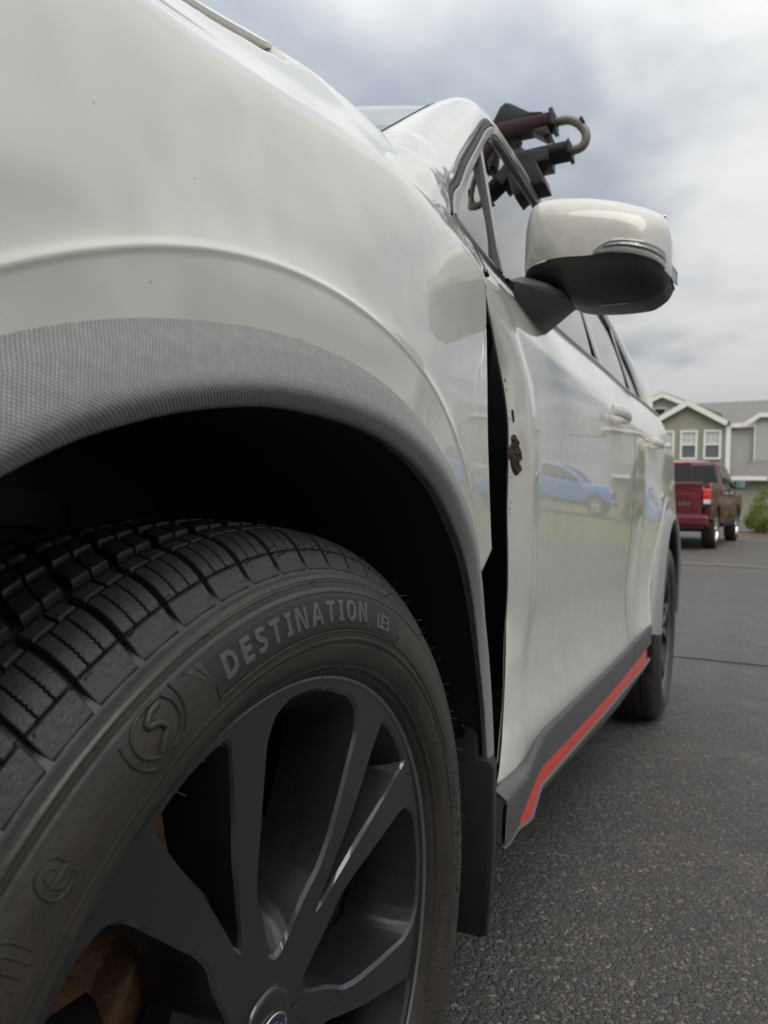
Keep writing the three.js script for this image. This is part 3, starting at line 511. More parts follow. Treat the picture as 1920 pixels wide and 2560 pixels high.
// --- front door, its leading edge pushed back and crumpled ---
const dentW = (y) => sstep(.44, .62, y) * sstep(1.04, .90, y);
const doorFront = traced([[1240, 1962], [1247, 1890], [1255, 1800], [1261, 1700], [1266, 1550], [1269, 1400], [1272, 1250], [1271, 1150], [1266, 1020], [1255, 930], [1241, 860], [1231, 810], [1221, 765], [1214, 720], [1210, 690]], (x, y) => bodyP(x, y).z - .010 * dentW(y) - .008 * sstep(.5, .40, y));
doorFront.unshift([.30, doorFront[0][1]]); { const l = doorFront[doorFront.length - 1]; doorFront.push([l[0] + .03, l[1] + .055], [1.3, l[1] + .10]); }
const doorDent = (x, y) => { const d = x - lerpTable(doorFront, y), w = dentW(y);
  return -0.010 * Math.exp(-d / .022) * w + 0.0055 * Math.exp(-(((d - .075) / .035) ** 2)) * w + 0.0016 * Math.sin(y * 31 + 1) * Math.exp(-d / .12) * w - 0.004 * Math.exp(-(((d - .03) / .02) ** 2)) * Math.exp(-(((y - .795) / .05) ** 2)) - 0.008 * Math.exp(-d / .03) * sstep(.5, .40, y); };
const SEAM = onAxis(1576, 1600, 'z', -.028).x;
const sillTopPx = [[1240, 1967], [1267, 1943], [1309, 1898], [1340, 1843], [1364, 1812], [1412, 1769], [1570, 1613], [1608, 1577]].map(([a, b]) => { const p = a > 1500 ? onAxis(a, b, 'z', -.030) : onSurf(a, b, (x, y) => bodyP(x, y).z); return [p.x, p.y]; });
const sillTop = [[sillTopPx[0][0] - .05, sillTopPx[0][1]], ...sillTopPx, [sillTopPx[7][0] + .10, sillTopPx[7][1] + .02], [sillTopPx[7][0] + .2, sillTopPx[7][1] + .05]];
const doorP = (x, y, off = 0) => { const p = bodyP(x, y, off); p.z += doorDent(x, y); return p; };
const frontDoor = part('front_door', gridGeo(150, 120, (u, v) => { const y0 = mix(.37, 1.11, v); const xf = lerpTable(doorFront, y0); const x = mix(xf, SEAM - .004, Math.pow(u, 1.35)); const y = mix(lerpTable(sillTop, x) - .008, T(x) + .004, v); const xx = Math.max(x, lerpTable(doorFront, y)); return doorP(xx, y); }, (u, v, p) => [p.x * 2, p.y * 2]), M.paint, suv);
part('door_edge', gridGeo(80, 4, (u, v) => { const y = mix(.39, 1.06, u), x = lerpTable(doorFront, y), p = doorP(x, y); return V(x + .003 * v, y, p.z - 0.003 * v); }), M.paint, frontDoor);
// dark door jamb seen through the gap
part('door_jamb', join([gridGeo(8, 12, (u, v) => V(mix(.34, .70, u), mix(.30, 1.04, v), -.085 - .02 * Math.sin(v * 3) - .03 * u)), box(.03, .5, .05, .395, .70, -.10, .01), box(.10, .06, .03, .46, .86, -.075, .01), box(.10, .06, .03, .47, .50, -.075, .01)]), M.black, suv);
// torn paint and filler beside the gap, scuffed edge of the fender
function scar(cx, cy, w, h, surf, seedN, lift) {
  const n = 26, m = 34;
  return gridGeo(n, m, (u, v) => { const yy = (v - .5) * 2, jag = 0.30 * (vnoise(v * 9, seedN, 2) - .5) * 2, jag2 = .3 * (vnoise(v * 11, seedN + 9, 5) - .5) * 2; const half = Math.pow(Math.max(0, 1 - yy * yy), .45) * (.75 + .25 * Math.sin(v * 2.4)); const xx = mix(-half + jag * half, half + jag2 * half, u); const x = cx + xx * w / 2 + yy * h * .22, y = cy - yy * h / 2; const rough = (vnoise(u * 7 + seedN, v * 18, 3) * .003 + vnoise(u * 17, v * 40, seedN) * .002) * Math.min(1, h / .03); const edge = Math.min(1, Math.min(u, 1 - u) * 8, Math.min(v, 1 - v) * 8); return surf(x, y, lift * edge + rough * edge - .0004 * (1 - edge)); }, (u, v) => [u * .5, v]);
}
const onDoor = (a, b) => onSurf(a, b, (x, y) => bodyP(x, y).z + doorDent(x, y));
{ const c = onDoor(1287, 1138), e = onDoor(1281, 1040); part('torn_paint', scar(c.x, c.y, .038, .056, doorP, 4, .0003), M.scar, frontDoor); part('torn_paint', scar(e.x, e.y, .003, .018, doorP, 14, .0002), M.scar, frontDoor); }
for (let k = 0; k < 12; k++) { const y = rr(.70, .90), x = lerpTable(doorFront, y) + .001; part('paint_chip', scar(x + rr(.002, .005), y, rr(.0008, .0022), rr(.0015, .004), doorP, 20 + k, .0002), M.scar, frontDoor); }
const sc = onSurf(1209, 1165, edgeZ); part('scuff_mark', scar(sc.x - .003, sc.y, .009, .050, (x, y, o) => { const p = bodyP(x, y, o); p.z -= .012 * sstep(.018, 0, lerpTable(fenderRear, y) - x) - .0012; return p; }, 51, .0004), M.scuff, suv);
for (let k = 0; k < 9; k++) { const y = rr(.655, .79), x = lerpTable(fenderRear, y) - .003; part('paint_chip', scar(x, y, rr(.0012, .0028), rr(.002, .006), (a, b, o) => { const p = bodyP(a, b, o); p.z -= .012 * sstep(.018, 0, lerpTable(fenderRear, b) - a) - .001; return p; }, 70 + k, .0006), M.scar, suv); }
// --- rear door and quarter panel ---
const rearDoor = part('rear_door', gridGeo(90, 90, (u, v) => { const x = mix(SEAM + .003, 2.62, u), lo = Math.max(lerpTable(sillTop, x) - .008, Math.abs(x - 2.67) < .462 ? HUBY + Math.sqrt(.462 ** 2 - (x - 2.67) ** 2) : 0); return bodyP(x, mix(lo, T(x) + .004, v)); }, (u, v, p) => [p.x * 2, p.y * 2]), M.paint, suv);
part('quarter_panel', gridGeo(90, 90, (u, v) => { const x = mix(2.624, 3.68, u), lo = Math.max(.42, HUBY + Math.sqrt(Math.max(0, .462 ** 2 - (x - 2.67) ** 2))); return bodyP(x, mix(lo, T(x) + .004, v)); }, (u, v, p) => [p.x * 2, p.y * 2]), M.paint, suv);
part('door_seam', box(.002, .5, .02, SEAM, .80, -.065), M.black, suv); part('door_seam', box(.002, .4, .02, 2.622, 1.0, -.12), M.black, suv);
// --- door handles ---
function handle(x0, y0, parent) {
  const base = bodyP(x0, y0), rows = [];
  for (let i = 0; i <= 16; i++) { const t = i / 16, x = x0 - .105 + .21 * t, out = .034 * Math.pow(Math.sin(Math.PI * Math.min(1, Math.max(0, t * .94 + .05))), .38), hh = mix(.015, .011, t) * (.75 + .25 * Math.sin(Math.PI * t)); const z = bodyP(x, y0).z; const row = []; for (let k = 0; k < 12; k++) { const a = k / 12 * 2 * Math.PI; row.push(V(x, y0 + Math.sin(a) * hh * (1 + .25 * (Math.cos(a) > 0)) + .006 * (t - .5), z + out - .006 + Math.cos(a) * .009 * (out / .034))); } rows.push(row); }
  const h = part('door_handle', loft(rows, { closed: true, caps: true }), M.paint, parent);
}
for (const [a, b, d, o] of [[1552, 1030, frontDoor, .02], [1641, 1106, rearDoor, .02]]) { const p = onSurf(a, b, (x, y) => bodyP(x, y).z + .02); handle(p.x + .05, p.y, d); }
// --- sill cladding with the red stripe ---
{
  const Zs = -.006, L = (o) => o.map(([a, b]) => { const p = onAxis(1240 + a / 2.91, 1400 + b / 2.91, 'z', Zs - .010 * Math.max(0, (a - 500) / 580)); return [p.x, p.y]; });
  const top = sillTop, X1 = sillTopPx[0][0] - .012;
  const crease = L([[50, 1790], [120, 1700], [230, 1570], [270, 1480], [310, 1370], [370, 1250], [460, 1150], [970, 650], [1080, 530]]), st = L([[100, 2110], [165, 1960], [245, 1760], [330, 1550], [360, 1500], [420, 1440], [950, 845], [1060, 705]]), sb = L([[180, 2130], [265, 1885], [310, 1730], [350, 1595], [388, 1552], [970, 892], [1080, 765]]), bot = L([[20, 2120], [120, 2040], [165, 1965], [270, 1872], [300, 1832], [960, 1032], [1080, 850]]);
  for (const t of [crease, st, sb, bot]) { const l = t[t.length - 1]; t.push([l[0] + .3, l[1] + (t === bot ? .03 : .005)]); }
  const seg = (x0, x1, name) => {
    const rows = [], red = [], low = []; const n = Math.round((x1 - x0) / .012);
    for (let i = 0; i <= n; i++) {
      const x = mix(x0, x1, i / n), a = lerpTable(top, x), c = lerpTable(crease, x), s = Math.max(lerpTable(st, x) + .003, lerpTable(bot, x) + .001), b = Math.max(lerpTable(sb, x) - .006, lerpTable(bot, x) + .0005), q = lerpTable(bot, x);
      const z1 = Zs - .010 * sstep(.75, 2.0, x);
      const pz = bodyP(x, a).z;
      rows.push([V(x, a - .006, pz - .012), V(x, a, pz + .001), V(x, c + .0025, z1 - .006), V(x, c - .002, z1 - .0008), V(x, c - .006, z1), V(x, mix(c, s, .5), z1 - .001), V(x, s + .0012, z1 - .0012), V(x, s, z1 - .003), V(x, s - .0015, z1 - .009)]);
      red.push([V(x, s + .001, z1 - .004), V(x, mix(s, b, .5), z1 - .0028), V(x, b - .001, z1 - .004)]);
      low.push([V(x, b + .0005, z1 - .010), V(x, b - .0008, z1 - .004), V(x, b - .004, z1 - .0012), V(x, mix(b, q, .5), z1 - .004), V(x, q + .004, z1 - .012), V(x, q, z1 - .02), V(x, q - .003, z1 - .05)]);
    }
    const o = part(name, loft(rows, { crease: .7 }), M.trim, suv);
    part('lower_cladding', loft(low, { crease: .7 }), M.trim, o); const shown = red.filter((r) => r[0].y - r[2].y > .006); if (x0 < 2 && shown.length > 1) part('red_stripe', loft(shown), M.red, o);
    return o;
  };
  const s1 = seg(X1, SEAM - .004, 'sill_cladding'); seg(SEAM + .001, sillTopPx[7][0] + .02, 'sill_cladding'); seg(sillTopPx[7][0] + .024, sillTopPx[7][0] + .13, 'sill_cladding');
  // closed front end
  part('end_cap', gridGeo(1, 1, (u, v) => V(X1 + .001, mix(.297, .362, v), mix(-.05, -.012, u))), M.trim, s1);
}
// --- underbody and far side ---
part('underbody', join([box(4.0, .16, 1.62, 1.35, .31, -.90, .05), box(1.5, .2, 1.3, 1.4, .45, -.9, .05), box(.5, .35, 1.0, -.62, .45, -.9, .08), box(.4, .3, 1.5, 3.35, .42, -.9, .08)]), M.black, suv);
part('far_side_panel', gridGeo(120, 30, (u, v) => { const x = mix(-.92, 3.68, u), rf = Math.abs(x), re = Math.abs(x - 2.67), lo = Math.max(.36, rf < .46 ? HUBY + Math.sqrt(.46 ** 2 - rf * rf) : 0, re < .46 ? HUBY + Math.sqrt(.46 ** 2 - re * re) : 0); const p = bodyP(x, mix(lo, T(x) + .09 * sstep(.6, .5, x), v)); p.z = mirrorZ - p.z; return p; }), M.paint, suv);
part('front_bumper', loft([[-.45, .10], [-.62, .02], [-.80, .00], [-.92, -.10], [-.97, -.4], [-.99, -.9], [-.97, -1.4], [-.92, -1.7], [-.80, -1.80], [-.62, -1.82], [-.5, -1.9]].map(([x, z]) => [.24, .30, .45, .6, .72, .84, .9].map((y, k) => V(x + (k > 4 ? .02 * (k - 4) : 0) + (k < 1 ? .05 : 0), y, Math.max(mirrorZ + .03, Math.min(-.03, z)))))), M.paint, suv);
part('tail_panel', loft([[3.60, .4, 0], [3.74, .45, 0], [3.74, .7, .02], [3.72, 1.0, .04], [3.69, 1.22, .10], [3.52, 1.50, .22], [3.30, 1.56, .28]].map(([x, y, w]) => [0, .04, .12, .3, .5, .7, .88, .96, 1].map((k) => V(x - .10 * Math.pow(Math.abs(2 * k - 1), 4), y, mix(-.30 - w, mirrorZ + .30 + w, k))))), M.paint, suv);

// ---------- cabin of the white car ----------
const glassP = (x, y, off = 0) => V(x, y, -.10 - .34 * (y - 1.09) + off * .95 - .02 * Math.max(0, x - 2.3) ** 2);
const frameOut = [[.442, 1.105], [.456, 1.128], [.482, 1.156], [.527, 1.186], [.626, 1.266], [.797, 1.394], [.923, 1.488], [1.01, 1.544], [1.066, 1.572], [1.139, 1.582], [1.292, 1.591], [1.7, 1.588], [2.234, 1.555], [2.728, 1.51], [2.95, 1.46], [3.06, 1.36], [3.12, 1.25]];
const frameIn = [[.472, 1.108], [.497, 1.130], [.522, 1.154], [.556, 1.180], [.645, 1.250], [.813, 1.376], [.930, 1.462], [1.005, 1.510], [1.052, 1.531], [1.12, 1.541], [1.292, 1.549], [1.7, 1.546], [2.22, 1.515], [2.70, 1.475], [2.90, 1.428], [2.99, 1.35], [3.04, 1.25]];
const fine = (pts, n) => new THREE.CatmullRomCurve3(pts.map(([a, b]) => V(a, b, 0)), false, 'centripetal').getSpacedPoints(n).map((p) => [p.x, p.y]);
{
  // paired stations: interpolate control pairs by parameter so that inner and outer stay matched
  const curve = (pts) => new THREE.CatmullRomCurve3(pts.map(([a, b]) => V(a, b, 0)), false, 'centripetal');
  const co = curve(frameOut), ci = curve(frameIn), N = 150; const seal = [], band = [], inner = [];
  for (let i = 0; i <= N; i++) {
    const t = i / N, a = co.getPoint(t), b = ci.getPoint(t), at = (k, off) => glassP(mix(a.x, b.x, k), mix(a.y, b.y, k), off);
    seal.push([at(-.10, -.004), at(-.06, .006), at(.10, .009), at(.20, .004)]);
    band.push([at(.18, .003), at(.22, .0095), at(.3, .011), at(.76, .0085), at(.82, .002)]);
    inner.push([at(.8, .005), at(.88, .006), at(1.0, .003), at(1.06, -.006)]);
  }
  part('window_seal', loft(seal, { crease: .6 }), M.black, suv);
  part('window_trim', loft(band, { crease: .6 }), M.satin, suv);
  part('inner_seal', loft(inner), M.gloss, suv);
}
// belt moulding
part('belt_moulding', loft(Array.from({ length: 90 }, (_, i) => { const x = mix(.445, 3.08, i / 89), t = T(x), p = bodyP(x, t); return [V(x, t - .002, p.z + .0015), V(x, t + .006, p.z + .003), V(x, t + .013, p.z - .001), V(x, t + .014, p.z - .012)]; }), { crease: .7 }), M.satin, suv);
// glass panes: front quarter light, front door, rear door, rear quarter
const roofAt = (x) => { for (let i = 0; i < frameIn.length - 1; i++) if (x <= frameIn[i + 1][0]) return mix(frameIn[i][1], frameIn[i + 1][1], (x - frameIn[i][0]) / (frameIn[i + 1][0] - frameIn[i][0])) + .012; return 1.3; };
const barX = (y) => mix(.660, .805, (y - 1.105) / .262);
const postX = (y) => 1.650 + .10 * (y - 1.15);
function pane(name, xa, xb, mat) { // xa(y), xb(y) edges
  const g = gridGeo(40, 24, (u, v) => { const y0 = mix(1.1, 1.5, v); let x = mix(xa(y0), xb(y0), u); const yt = roofAt(x), y = mix(T(x) - .01, yt, v); x = mix(xa(y), xb(y), u); const yy = mix(T(x) - .01, Math.max(T(x), roofAt(x)), v); return glassP(x, yy, -.004 - .010 * Math.sin(Math.PI * v) * -.6); });
  return part(name, g, mat, suv);
}
pane('quarter_glass', () => .470, (y) => barX(y), M.glass);
pane('front_window', (y) => barX(y) + .01, (y) => postX(y), M.glass);
pane('rear_window', (y) => postX(y) + .10, () => 2.46, M.privacy);
pane('rear_quarter_glass', () => 2.52, () => 3.0, M.privacy);
const bar = (name, xf, w, mat, y0, y1) => part(name, loft(Array.from({ length: 13 }, (_, i) => { const y = mix(y0, y1, i / 12), x = xf(y); return [glassP(x - w / 2, y, -.006), glassP(x - w / 2, y, .004), glassP(x - w * .25, y, .008), glassP(x + w * .25, y, .008), glassP(x + w / 2, y, .004), glassP(x + w / 2, y, -.006)]; }), { crease: .6 }), mat, suv);
bar('window_divider', barX, .022, M.satin, 1.098, 1.385);
bar('window_divider_seal', (y) => barX(y) - .013, .008, M.black, 1.098, 1.37);
bar('b_pillar', (y) => postX(y) + .045, .11, M.gloss, 1.13, 1.56);
bar('c_pillar', (y) => 2.49 + .05 * (y - 1.2), .07, M.gloss, 1.19, 1.50);
// A-pillar, roof side and roof
const c2 = [[.30, 1.128, -.20], [.33, 1.142, -.207], [.36, 1.165, -.215], [.42, 1.205, -.228], [.53, 1.285, -.245], [.69, 1.402, -.268], [.83, 1.500, -.290], [.95, 1.568, -.312], [1.05, 1.612, -.34], [1.16, 1.636, -.365], [1.30, 1.652, -.385], [1.7, 1.668, -.40], [2.234, 1.655, -.41], [2.75, 1.625, -.42], [3.05, 1.59, -.43], [3.2, 1.56, -.44], [3.28, 1.54, -.45]];
{
  const ca = new THREE.CatmullRomCurve3([V(.34, 1.0, -.085), V(.40, 1.06, -.095), ...frameOut.map(([x, y]) => glassP(x, y, -.002))], false, 'centripetal'), cb = new THREE.CatmullRomCurve3([V(.10, 1.02, -.19), V(.20, 1.085, -.195), ...c2.map((q) => V(...q))], false, 'centripetal');
  const rows = [], roof = [], shield = [];
  for (let i = 0; i <= 140; i++) {
    const t = i / 140, a = ca.getPoint(t), b = cb.getPoint(t), d = a.distanceTo(b), row = [], tan = ca.getTangent(t), n = V(0, 0, 0).crossVectors(b.clone().sub(a), tan).normalize(); if (n.z < 0) n.negate();
    row.push(a.clone().addScaledVector(n, -.006)); for (let k = 0; k <= 14; k++) { const u = k / 14; row.push(a.clone().lerp(b, u).addScaledVector(n, d * .30 * Math.pow(Math.sin(Math.PI * Math.min(1, .06 + .94 * u)), .8) - (k === 0 ? .0 : 0))); }
    row.push(b.clone().addScaledVector(n, -.012)); rows.push(row);
    if (b.x > 1.13) roof.push(Array.from({ length: 21 }, (_, k) => { const u = k / 20, c = 1 - (2 * u - 1) ** 2; return V(b.x - .07 * c * sstep(1.4, 1.13, b.x), b.y - .008 + .042 * c, mix(b.z, mirrorZ - b.z, u)); }));
    if (b.x < 1.18) shield.push(Array.from({ length: 21 }, (_, k) => { const u = k / 20, c = 1 - (2 * u - 1) ** 2; return V(b.x - .15 * c * (1 - .5 * t), b.y - .008 + .012 * c, mix(b.z + .004, mirrorZ - b.z, u)); }));
  }
  part('roof_side', loft(rows), M.paint, suv);
  part('roof_side', loft(rows.map((r) => r.map((p) => V(p.x, p.y, mirrorZ - p.z)))), M.paint, suv);
  part('roof', loft(roof), M.paint, suv);
  part('windscreen', loft(shield), M.glass, suv);
  part('headliner', loft(roof.map((r) => r.map((p) => V(p.x + .02, p.y - .05, mix(-.9, p.z, .93))))), M.headliner, suv);
  // black border and white drip moulding along the windscreen edge
  part('windscreen_seal', tube(c2.slice(1, 10).map(([x, y, z]) => V(x - .004, y - .003, z - .004)), .0016, 60, 6), M.black, suv);
}
// cowl corner between fender, pillar and windscreen
part('cowl_corner', loft(Array.from({ length: 26 }, (_, i) => { const t = i / 25, x = mix(.05, .56, t), a = bodyP(x, T(x) + .07), b = V(mix(.10, .50, t), mix(1.118, 1.20, t * t), mix(-.30, -.22, t)); return [a.clone().add(V(0, -.004, 0)), a.clone().lerp(b, .33).add(V(0, .010, .004)), a.clone().lerp(b, .66).add(V(0, .012, .004)), b]; })), M.paint, suv);
part('pillar_gap', tube([onAxis(1047, 349, 'z', -.20), onAxis(1065, 372, 'z', -.186), onAxis(1085, 402, 'z', -.168), onAxis(1105, 440, 'z', -.145), onAxis(1121, 473, 'z', -.125)], .0022, 40, 6), M.black, suv);
part('cowl_panel', loft([[.10, 1.10], [.28, 1.115], [.36, 1.13]].map(([x, y]) => Array.from({ length: 13 }, (_, k) => { const u = k / 12, c = 1 - (2 * u - 1) ** 2; return V(x - .12 * c, y + .02 * c, mix(-.24, mirrorZ + .24, u)); }))), M.trimDark, suv);
// far side glass and post
part('far_window', loft([[.5, 1.09], [.8, 1.36], [1.05, 1.52], [1.3, 1.55], [1.7, 1.55], [2.3, 1.52], [2.9, 1.42], [3.0, 1.26]].map(([x, y]) => [0, .5, 1].map((k) => { const yy = mix(T(x) - .01, y, k), p = glassP(x, yy); return V(x, yy, mirrorZ - p.z); }))), M.glass, suv);
// dashboard, seats
part('dashboard', box(.42, .22, 1.30, .62, .98, -.90, .06), M.seat, suv);
for (const z of [-.52, -1.28]) for (const x of [1.38, 2.25]) part('seat', join([box(.16, .62, .46, x + .06, .92, z, .06), box(.48, .16, .48, x - .20, .62, z, .06), box(.09, .17, .25, x + .10, 1.32, z, .04)]), M.seat, suv);
part('door_card', gridGeo(20, 4, (u, v) => V(mix(.7, 2.6, u), mix(.4, 1.08, v), -.16)), M.seat, suv);

// ---------- door mirror ----------
{
  const mir = new THREE.Group(); mir.name = 'door_mirror'; suv.add(mir);
  const X0 = .745, DX = .075;
  const yt = [[-.0790, 1.175], [-.0765, 1.196], [-.0700, 1.2165], [-.060, 1.2250], [-.046, 1.2273], [.0036, 1.2228], [.0516, 1.2118], [.0903, 1.1982], [.120, 1.1855], [.1320, 1.1770], [.1395, 1.160], [.1430, 1.140]];
  const yd = [[-0.079, 1.112], [-0.0511, 1.1145], [-0.0096, 1.1125], [0.0386, 1.1093], [0.06, 1.111], [0.085, 1.108], [0.1077, 1.1028], [0.13, 1.0959], [0.143, 1.087]];
  const yb = [[-.0790, 1.0960], [-.0739, 1.0930], [-.045, 1.0870], [-.0246, 1.0780], [-.0041, 1.0630], [.010, 1.0575], [.03, 1.0540], [.0722, 1.0515], [.1069, 1.0530], [.1316, 1.0660], [.1400, 1.080], [.1430, 1.090]];
  const dep = (z, y) => { const zn = (z - .032) / .111, a = lerpTable(yt, z), b = lerpTable(yb, z), yn = (y - (a + b) / 2) / ((a - b) / 2 + 1e-6); return DX * Math.pow(Math.max(0, 1 - Math.pow(Math.abs(zn), 4)), .55) * Math.pow(Math.max(0, 1 - Math.pow(Math.abs(yn), 2.6)), .5) + .0; };
  const side = .055;
  const shell = (lo, hi, in0, in1) => { // front face plus return to the back
    const n = 64, m = 26; const f = gridGeo(n, m, (u, v) => { const s = .5 - .5 * Math.cos(Math.PI * u), z = mix(-.0790, .1430, s); const a = lo(z), b = hi(z), w = mix(a, b, in0 && in1 ? v : in0 ? 1 - Math.pow(1 - v, 2.2) : Math.pow(v, 2.2)); return V(X0 - .012 - dep(z, w), w, z); }, (u, v, p) => [p.z * 4, p.y * 4]); return f;
  };
  const T1 = (z) => lerpTable(yt, z), D1 = (z) => lerpTable(yd, z), B1 = (z) => lerpTable(yb, z);
  const rim = (f) => loft(Array.from({ length: 61 }, (_, i) => { const z = mix(-.079, .143, .5 - .5 * Math.cos(Math.PI * i / 60)), y = f(z); return [V(X0 - .012 - dep(z, y), y, z), V(X0 + .02, y, z), V(X0 + side, y + (y > 1.12 ? -.006 : .006), z)]; }));
  const endw = (z, lo, hi) => gridGeo(8, 2, (u, v) => V(mix(X0 - .012 - dep(z, mix(lo, hi, u)), X0 + side, v), mix(lo, hi, u), z));
  part('mirror_cap', join([shell(D1, T1, true, false), rim(T1), endw(-.079, D1(-.079), T1(-.079)), endw(.143, D1(.143), T1(.143))]), M.paint, mir);
  part('mirror_housing', join([shell((z) => B1(z), (z) => D1(z) - .0012, false, true), rim(B1), endw(-.079, B1(-.079), D1(-.079)), endw(.143, B1(.143), D1(.143))]), M.trimDark, mir);
  part('mirror_glass', box(.004, .14, .19, X0 + side - .004, 1.14, .032, .002), M.chrome, mir);
  // wrap-round indicator lens with moulded lines
  const sigT = [[0.04, 1.1125], [0.0508, 1.1205], [0.063, 1.1265], [0.078, 1.1272], [0.092, 1.1258], [0.1294, 1.1182], [0.1443, 1.1085], [0.15, 1.102]];
  const sigB = [[0.04, 1.109], [0.0508, 1.1102], [0.075, 1.1095], [0.1077, 1.1035], [0.13, 1.0968], [0.1443, 1.087], [0.15, 1.084]];
  const sp = (z, y, o) => { const zc = Math.min(z, .1428), p = V(X0 - .012 - dep(zc, y) - o, y, z); if (z > .136) p.x += (z - .136) * 2.2; return p; };
  const lens = loft(Array.from({ length: 41 }, (_, i) => { const z = mix(.041, .1497, i / 40), a = lerpTable(sigT, z), b = lerpTable(sigB, z); return [sp(z, a, -.002), sp(z, a, .003), sp(z, mix(a, b, .14), .0042), sp(z, mix(a, b, .2), .0030), sp(z, mix(a, b, .74), .0034), sp(z, mix(a, b, .8), .0048), sp(z, b, .004), sp(z, b, -.003)]; }), { crease: .5 });
  part('indicator_lens', lens, M.lens, mir);
  part('indicator_strip', loft(Array.from({ length: 31 }, (_, i) => { const z = mix(.056, .140, i / 30), a = lerpTable(sigT, z), b = lerpTable(sigB, z); return [sp(z, mix(a, b, .34), .0036), sp(z, mix(a, b, .47), .0046 + .0008 * (i % 2)), sp(z, mix(a, b, .62), .0038)]; }), { crease: .3 }), M.satin, mir);
  // foot: angular stalk standing on the door below the window corner
  const foot = [[1268, 700], [1285, 722], [1297, 745], [1304, 775], [1313, 806], [1330, 826], [1351, 840], [1358, 836]].map(([a, b], i) => onAxis(a, b, 'z', -.070 + .004 * (i > 4)));
  const head = [V(.690, 1.100, -.074), V(.690, 1.094, -.055), V(.690, 1.084, -.030), V(.695, 1.072, -.010), V(.715, 1.062, -.002), V(.770, 1.066, -.002), V(.770, 1.10, -.07)];
  const g = new ConvexGeometry([...foot, ...head, V(.80, 1.035, -.06), V(.82, 1.10, -.08)]);
  part('mirror_foot', toCreasedNormals(g, .45), M.trim, mir);
  part('foot_gasket', tube(foot.slice(0, 7).map((p) => p.clone().add(V(-.003, -.002, .001))), .0042, 50, 6), M.black, mir);
  // small moulded marks under the housing
  const marks = []; for (const [t, z] of [['MIRROR', .042], ['E4', .075]]) marks.push(new TextGeometry(t, { font, size: .006, depth: .0004, curveSegments: 3 }).rotateX(Math.PI / 2).rotateY(Math.PI / 2).rotateY(Math.PI).translate(X0 - .02, 1.0518, z));
  part('moulded_marks', join(marks), M.label, mir);
}

// ---------- folded kayak carrier on the roof bar ----------
{
  const c = thing('kayak_carrier', 'folded black kayak carrier with pale bent tube on the white car roof', 'roof carrier');
  const XC = 1.45, q = (a, b, x = XC) => onAxis(960 + a / 2.074, 200 + b / 2.074, 'x', x);
  const pad = (a, b, r0, r1, name, mat) => { const d = b.clone().sub(a), L = d.length(), up = V(1, 0, 0), n = V(0, 0, 0).crossVectors(d.clone().normalize(), up); const rows = []; for (let i = 0; i <= 10; i++) { const t = i / 10, p = a.clone().lerp(b, t), e = (i === 0 || i === 10) ? .85 : 1, row = []; for (let k = 0; k < 16; k++) { const an = k / 16 * 2 * Math.PI; const sx = Math.sign(Math.cos(an)) * Math.pow(Math.abs(Math.cos(an)), .6), sy = Math.sign(Math.sin(an)) * Math.pow(Math.abs(Math.sin(an)), .6); row.push(p.clone().addScaledVector(up, sx * r0 * e).addScaledVector(n, sy * r1 * e)); } rows.push(row); } return part(name, loft(rows, { closed: true, caps: true, crease: .7 }), mat, c); };
  M.padRed = std(lin(0.050, 0.026, 0.030), .85); M.padDark = std(lin(.022, .022, .024), .8); M.tubeGrey = phys(lin(.21, .205, .18), .4);
  pad(q(585, 285), q(893, 218), .035, .019, 'foam_pad', M.padRed);
  pad(q(690, 428), q(975, 365), .035, .017, 'foam_pad', M.padDark);
  part('bent_tube', tube([q(600, 282), q(760, 248), q(890, 218), q(960, 208), q(1010, 228), q(1045, 272), q(1046, 312), q(1025, 346), q(970, 368), q(860, 392), q(700, 428)], .0115, 120, 12), M.tubeGrey, c);
  const plate = (pts, x0, x1) => { const P = pts.map(([a, b]) => { const p = q(a, b); return [p.z, p.y]; }); const g = prism(P, x1 - x0, .004); const p = g.attributes.position; for (let i = 0; i < p.count; i++) { const a = p.getX(i), b = p.getY(i), d = p.getZ(i); p.setXYZ(i, x0 + d, b, a); } g.computeVertexNormals(); return toCreasedNormals(g, .4); };
  part('upper_bracket', plate([[568, 245], [612, 158], [640, 135], [670, 140], [760, 182], [830, 184], [600, 270]], XC - .02, XC + .03), M.trimDark, c);
  part('end_collar', plate([[868, 180], [888, 174], [894, 258], [872, 264]], XC - .037, XC + .037), M.trimDark, c); part('end_collar', plate([[957, 343], [972, 332], [977, 402], [959, 410]], XC - .036, XC + .036), M.trimDark, c);
  part('pad_lug', plate([[775, 286], [860, 262], [872, 296], [884, 318], [862, 312], [840, 318]], XC - .03, XC + .02), M.trimDark, c);
  part('hinge_arm', plate([[590, 292], [650, 282], [712, 312], [676, 396], [660, 400]], XC - .012, XC + .02), M.trimDark, c);
  part('base_clamp', plate([[660, 400], [870, 392], [870, 448], [810, 462], [838, 512], [852, 566], [790, 582], [720, 520], [672, 450]], XC - .04, XC + .045), M.trimDark, c);
  part('tube_clip', plate([[1016, 200], [1034, 198], [1046, 226], [1030, 232]], XC - .014, XC + .014), M.trimDark, c);
  const bar = thing('roof_bar', 'black cross bar across the white car roof under the kayak carrier', 'roof bar');
  const b0 = q(770, 540), rows = []; for (let i = 0; i <= 8; i++) rows.push(Array.from({ length: 16 }, (_, k) => V(XC + .01 + .035 * Math.cos(k / 16 * 6.28319), 1.702 + .013 * Math.sin(k / 16 * 6.28319), mix(-.30, mirrorZ + .30, i / 8))));
  part('bar', loft(rows, { closed: true, caps: true }), M.trimDark, bar);
  for (const z of [-.36, mirrorZ + .36]) part('bar_foot', box(.10, .11, .06, XC + .01, 1.655, z, .015), M.trimDark, bar);
}

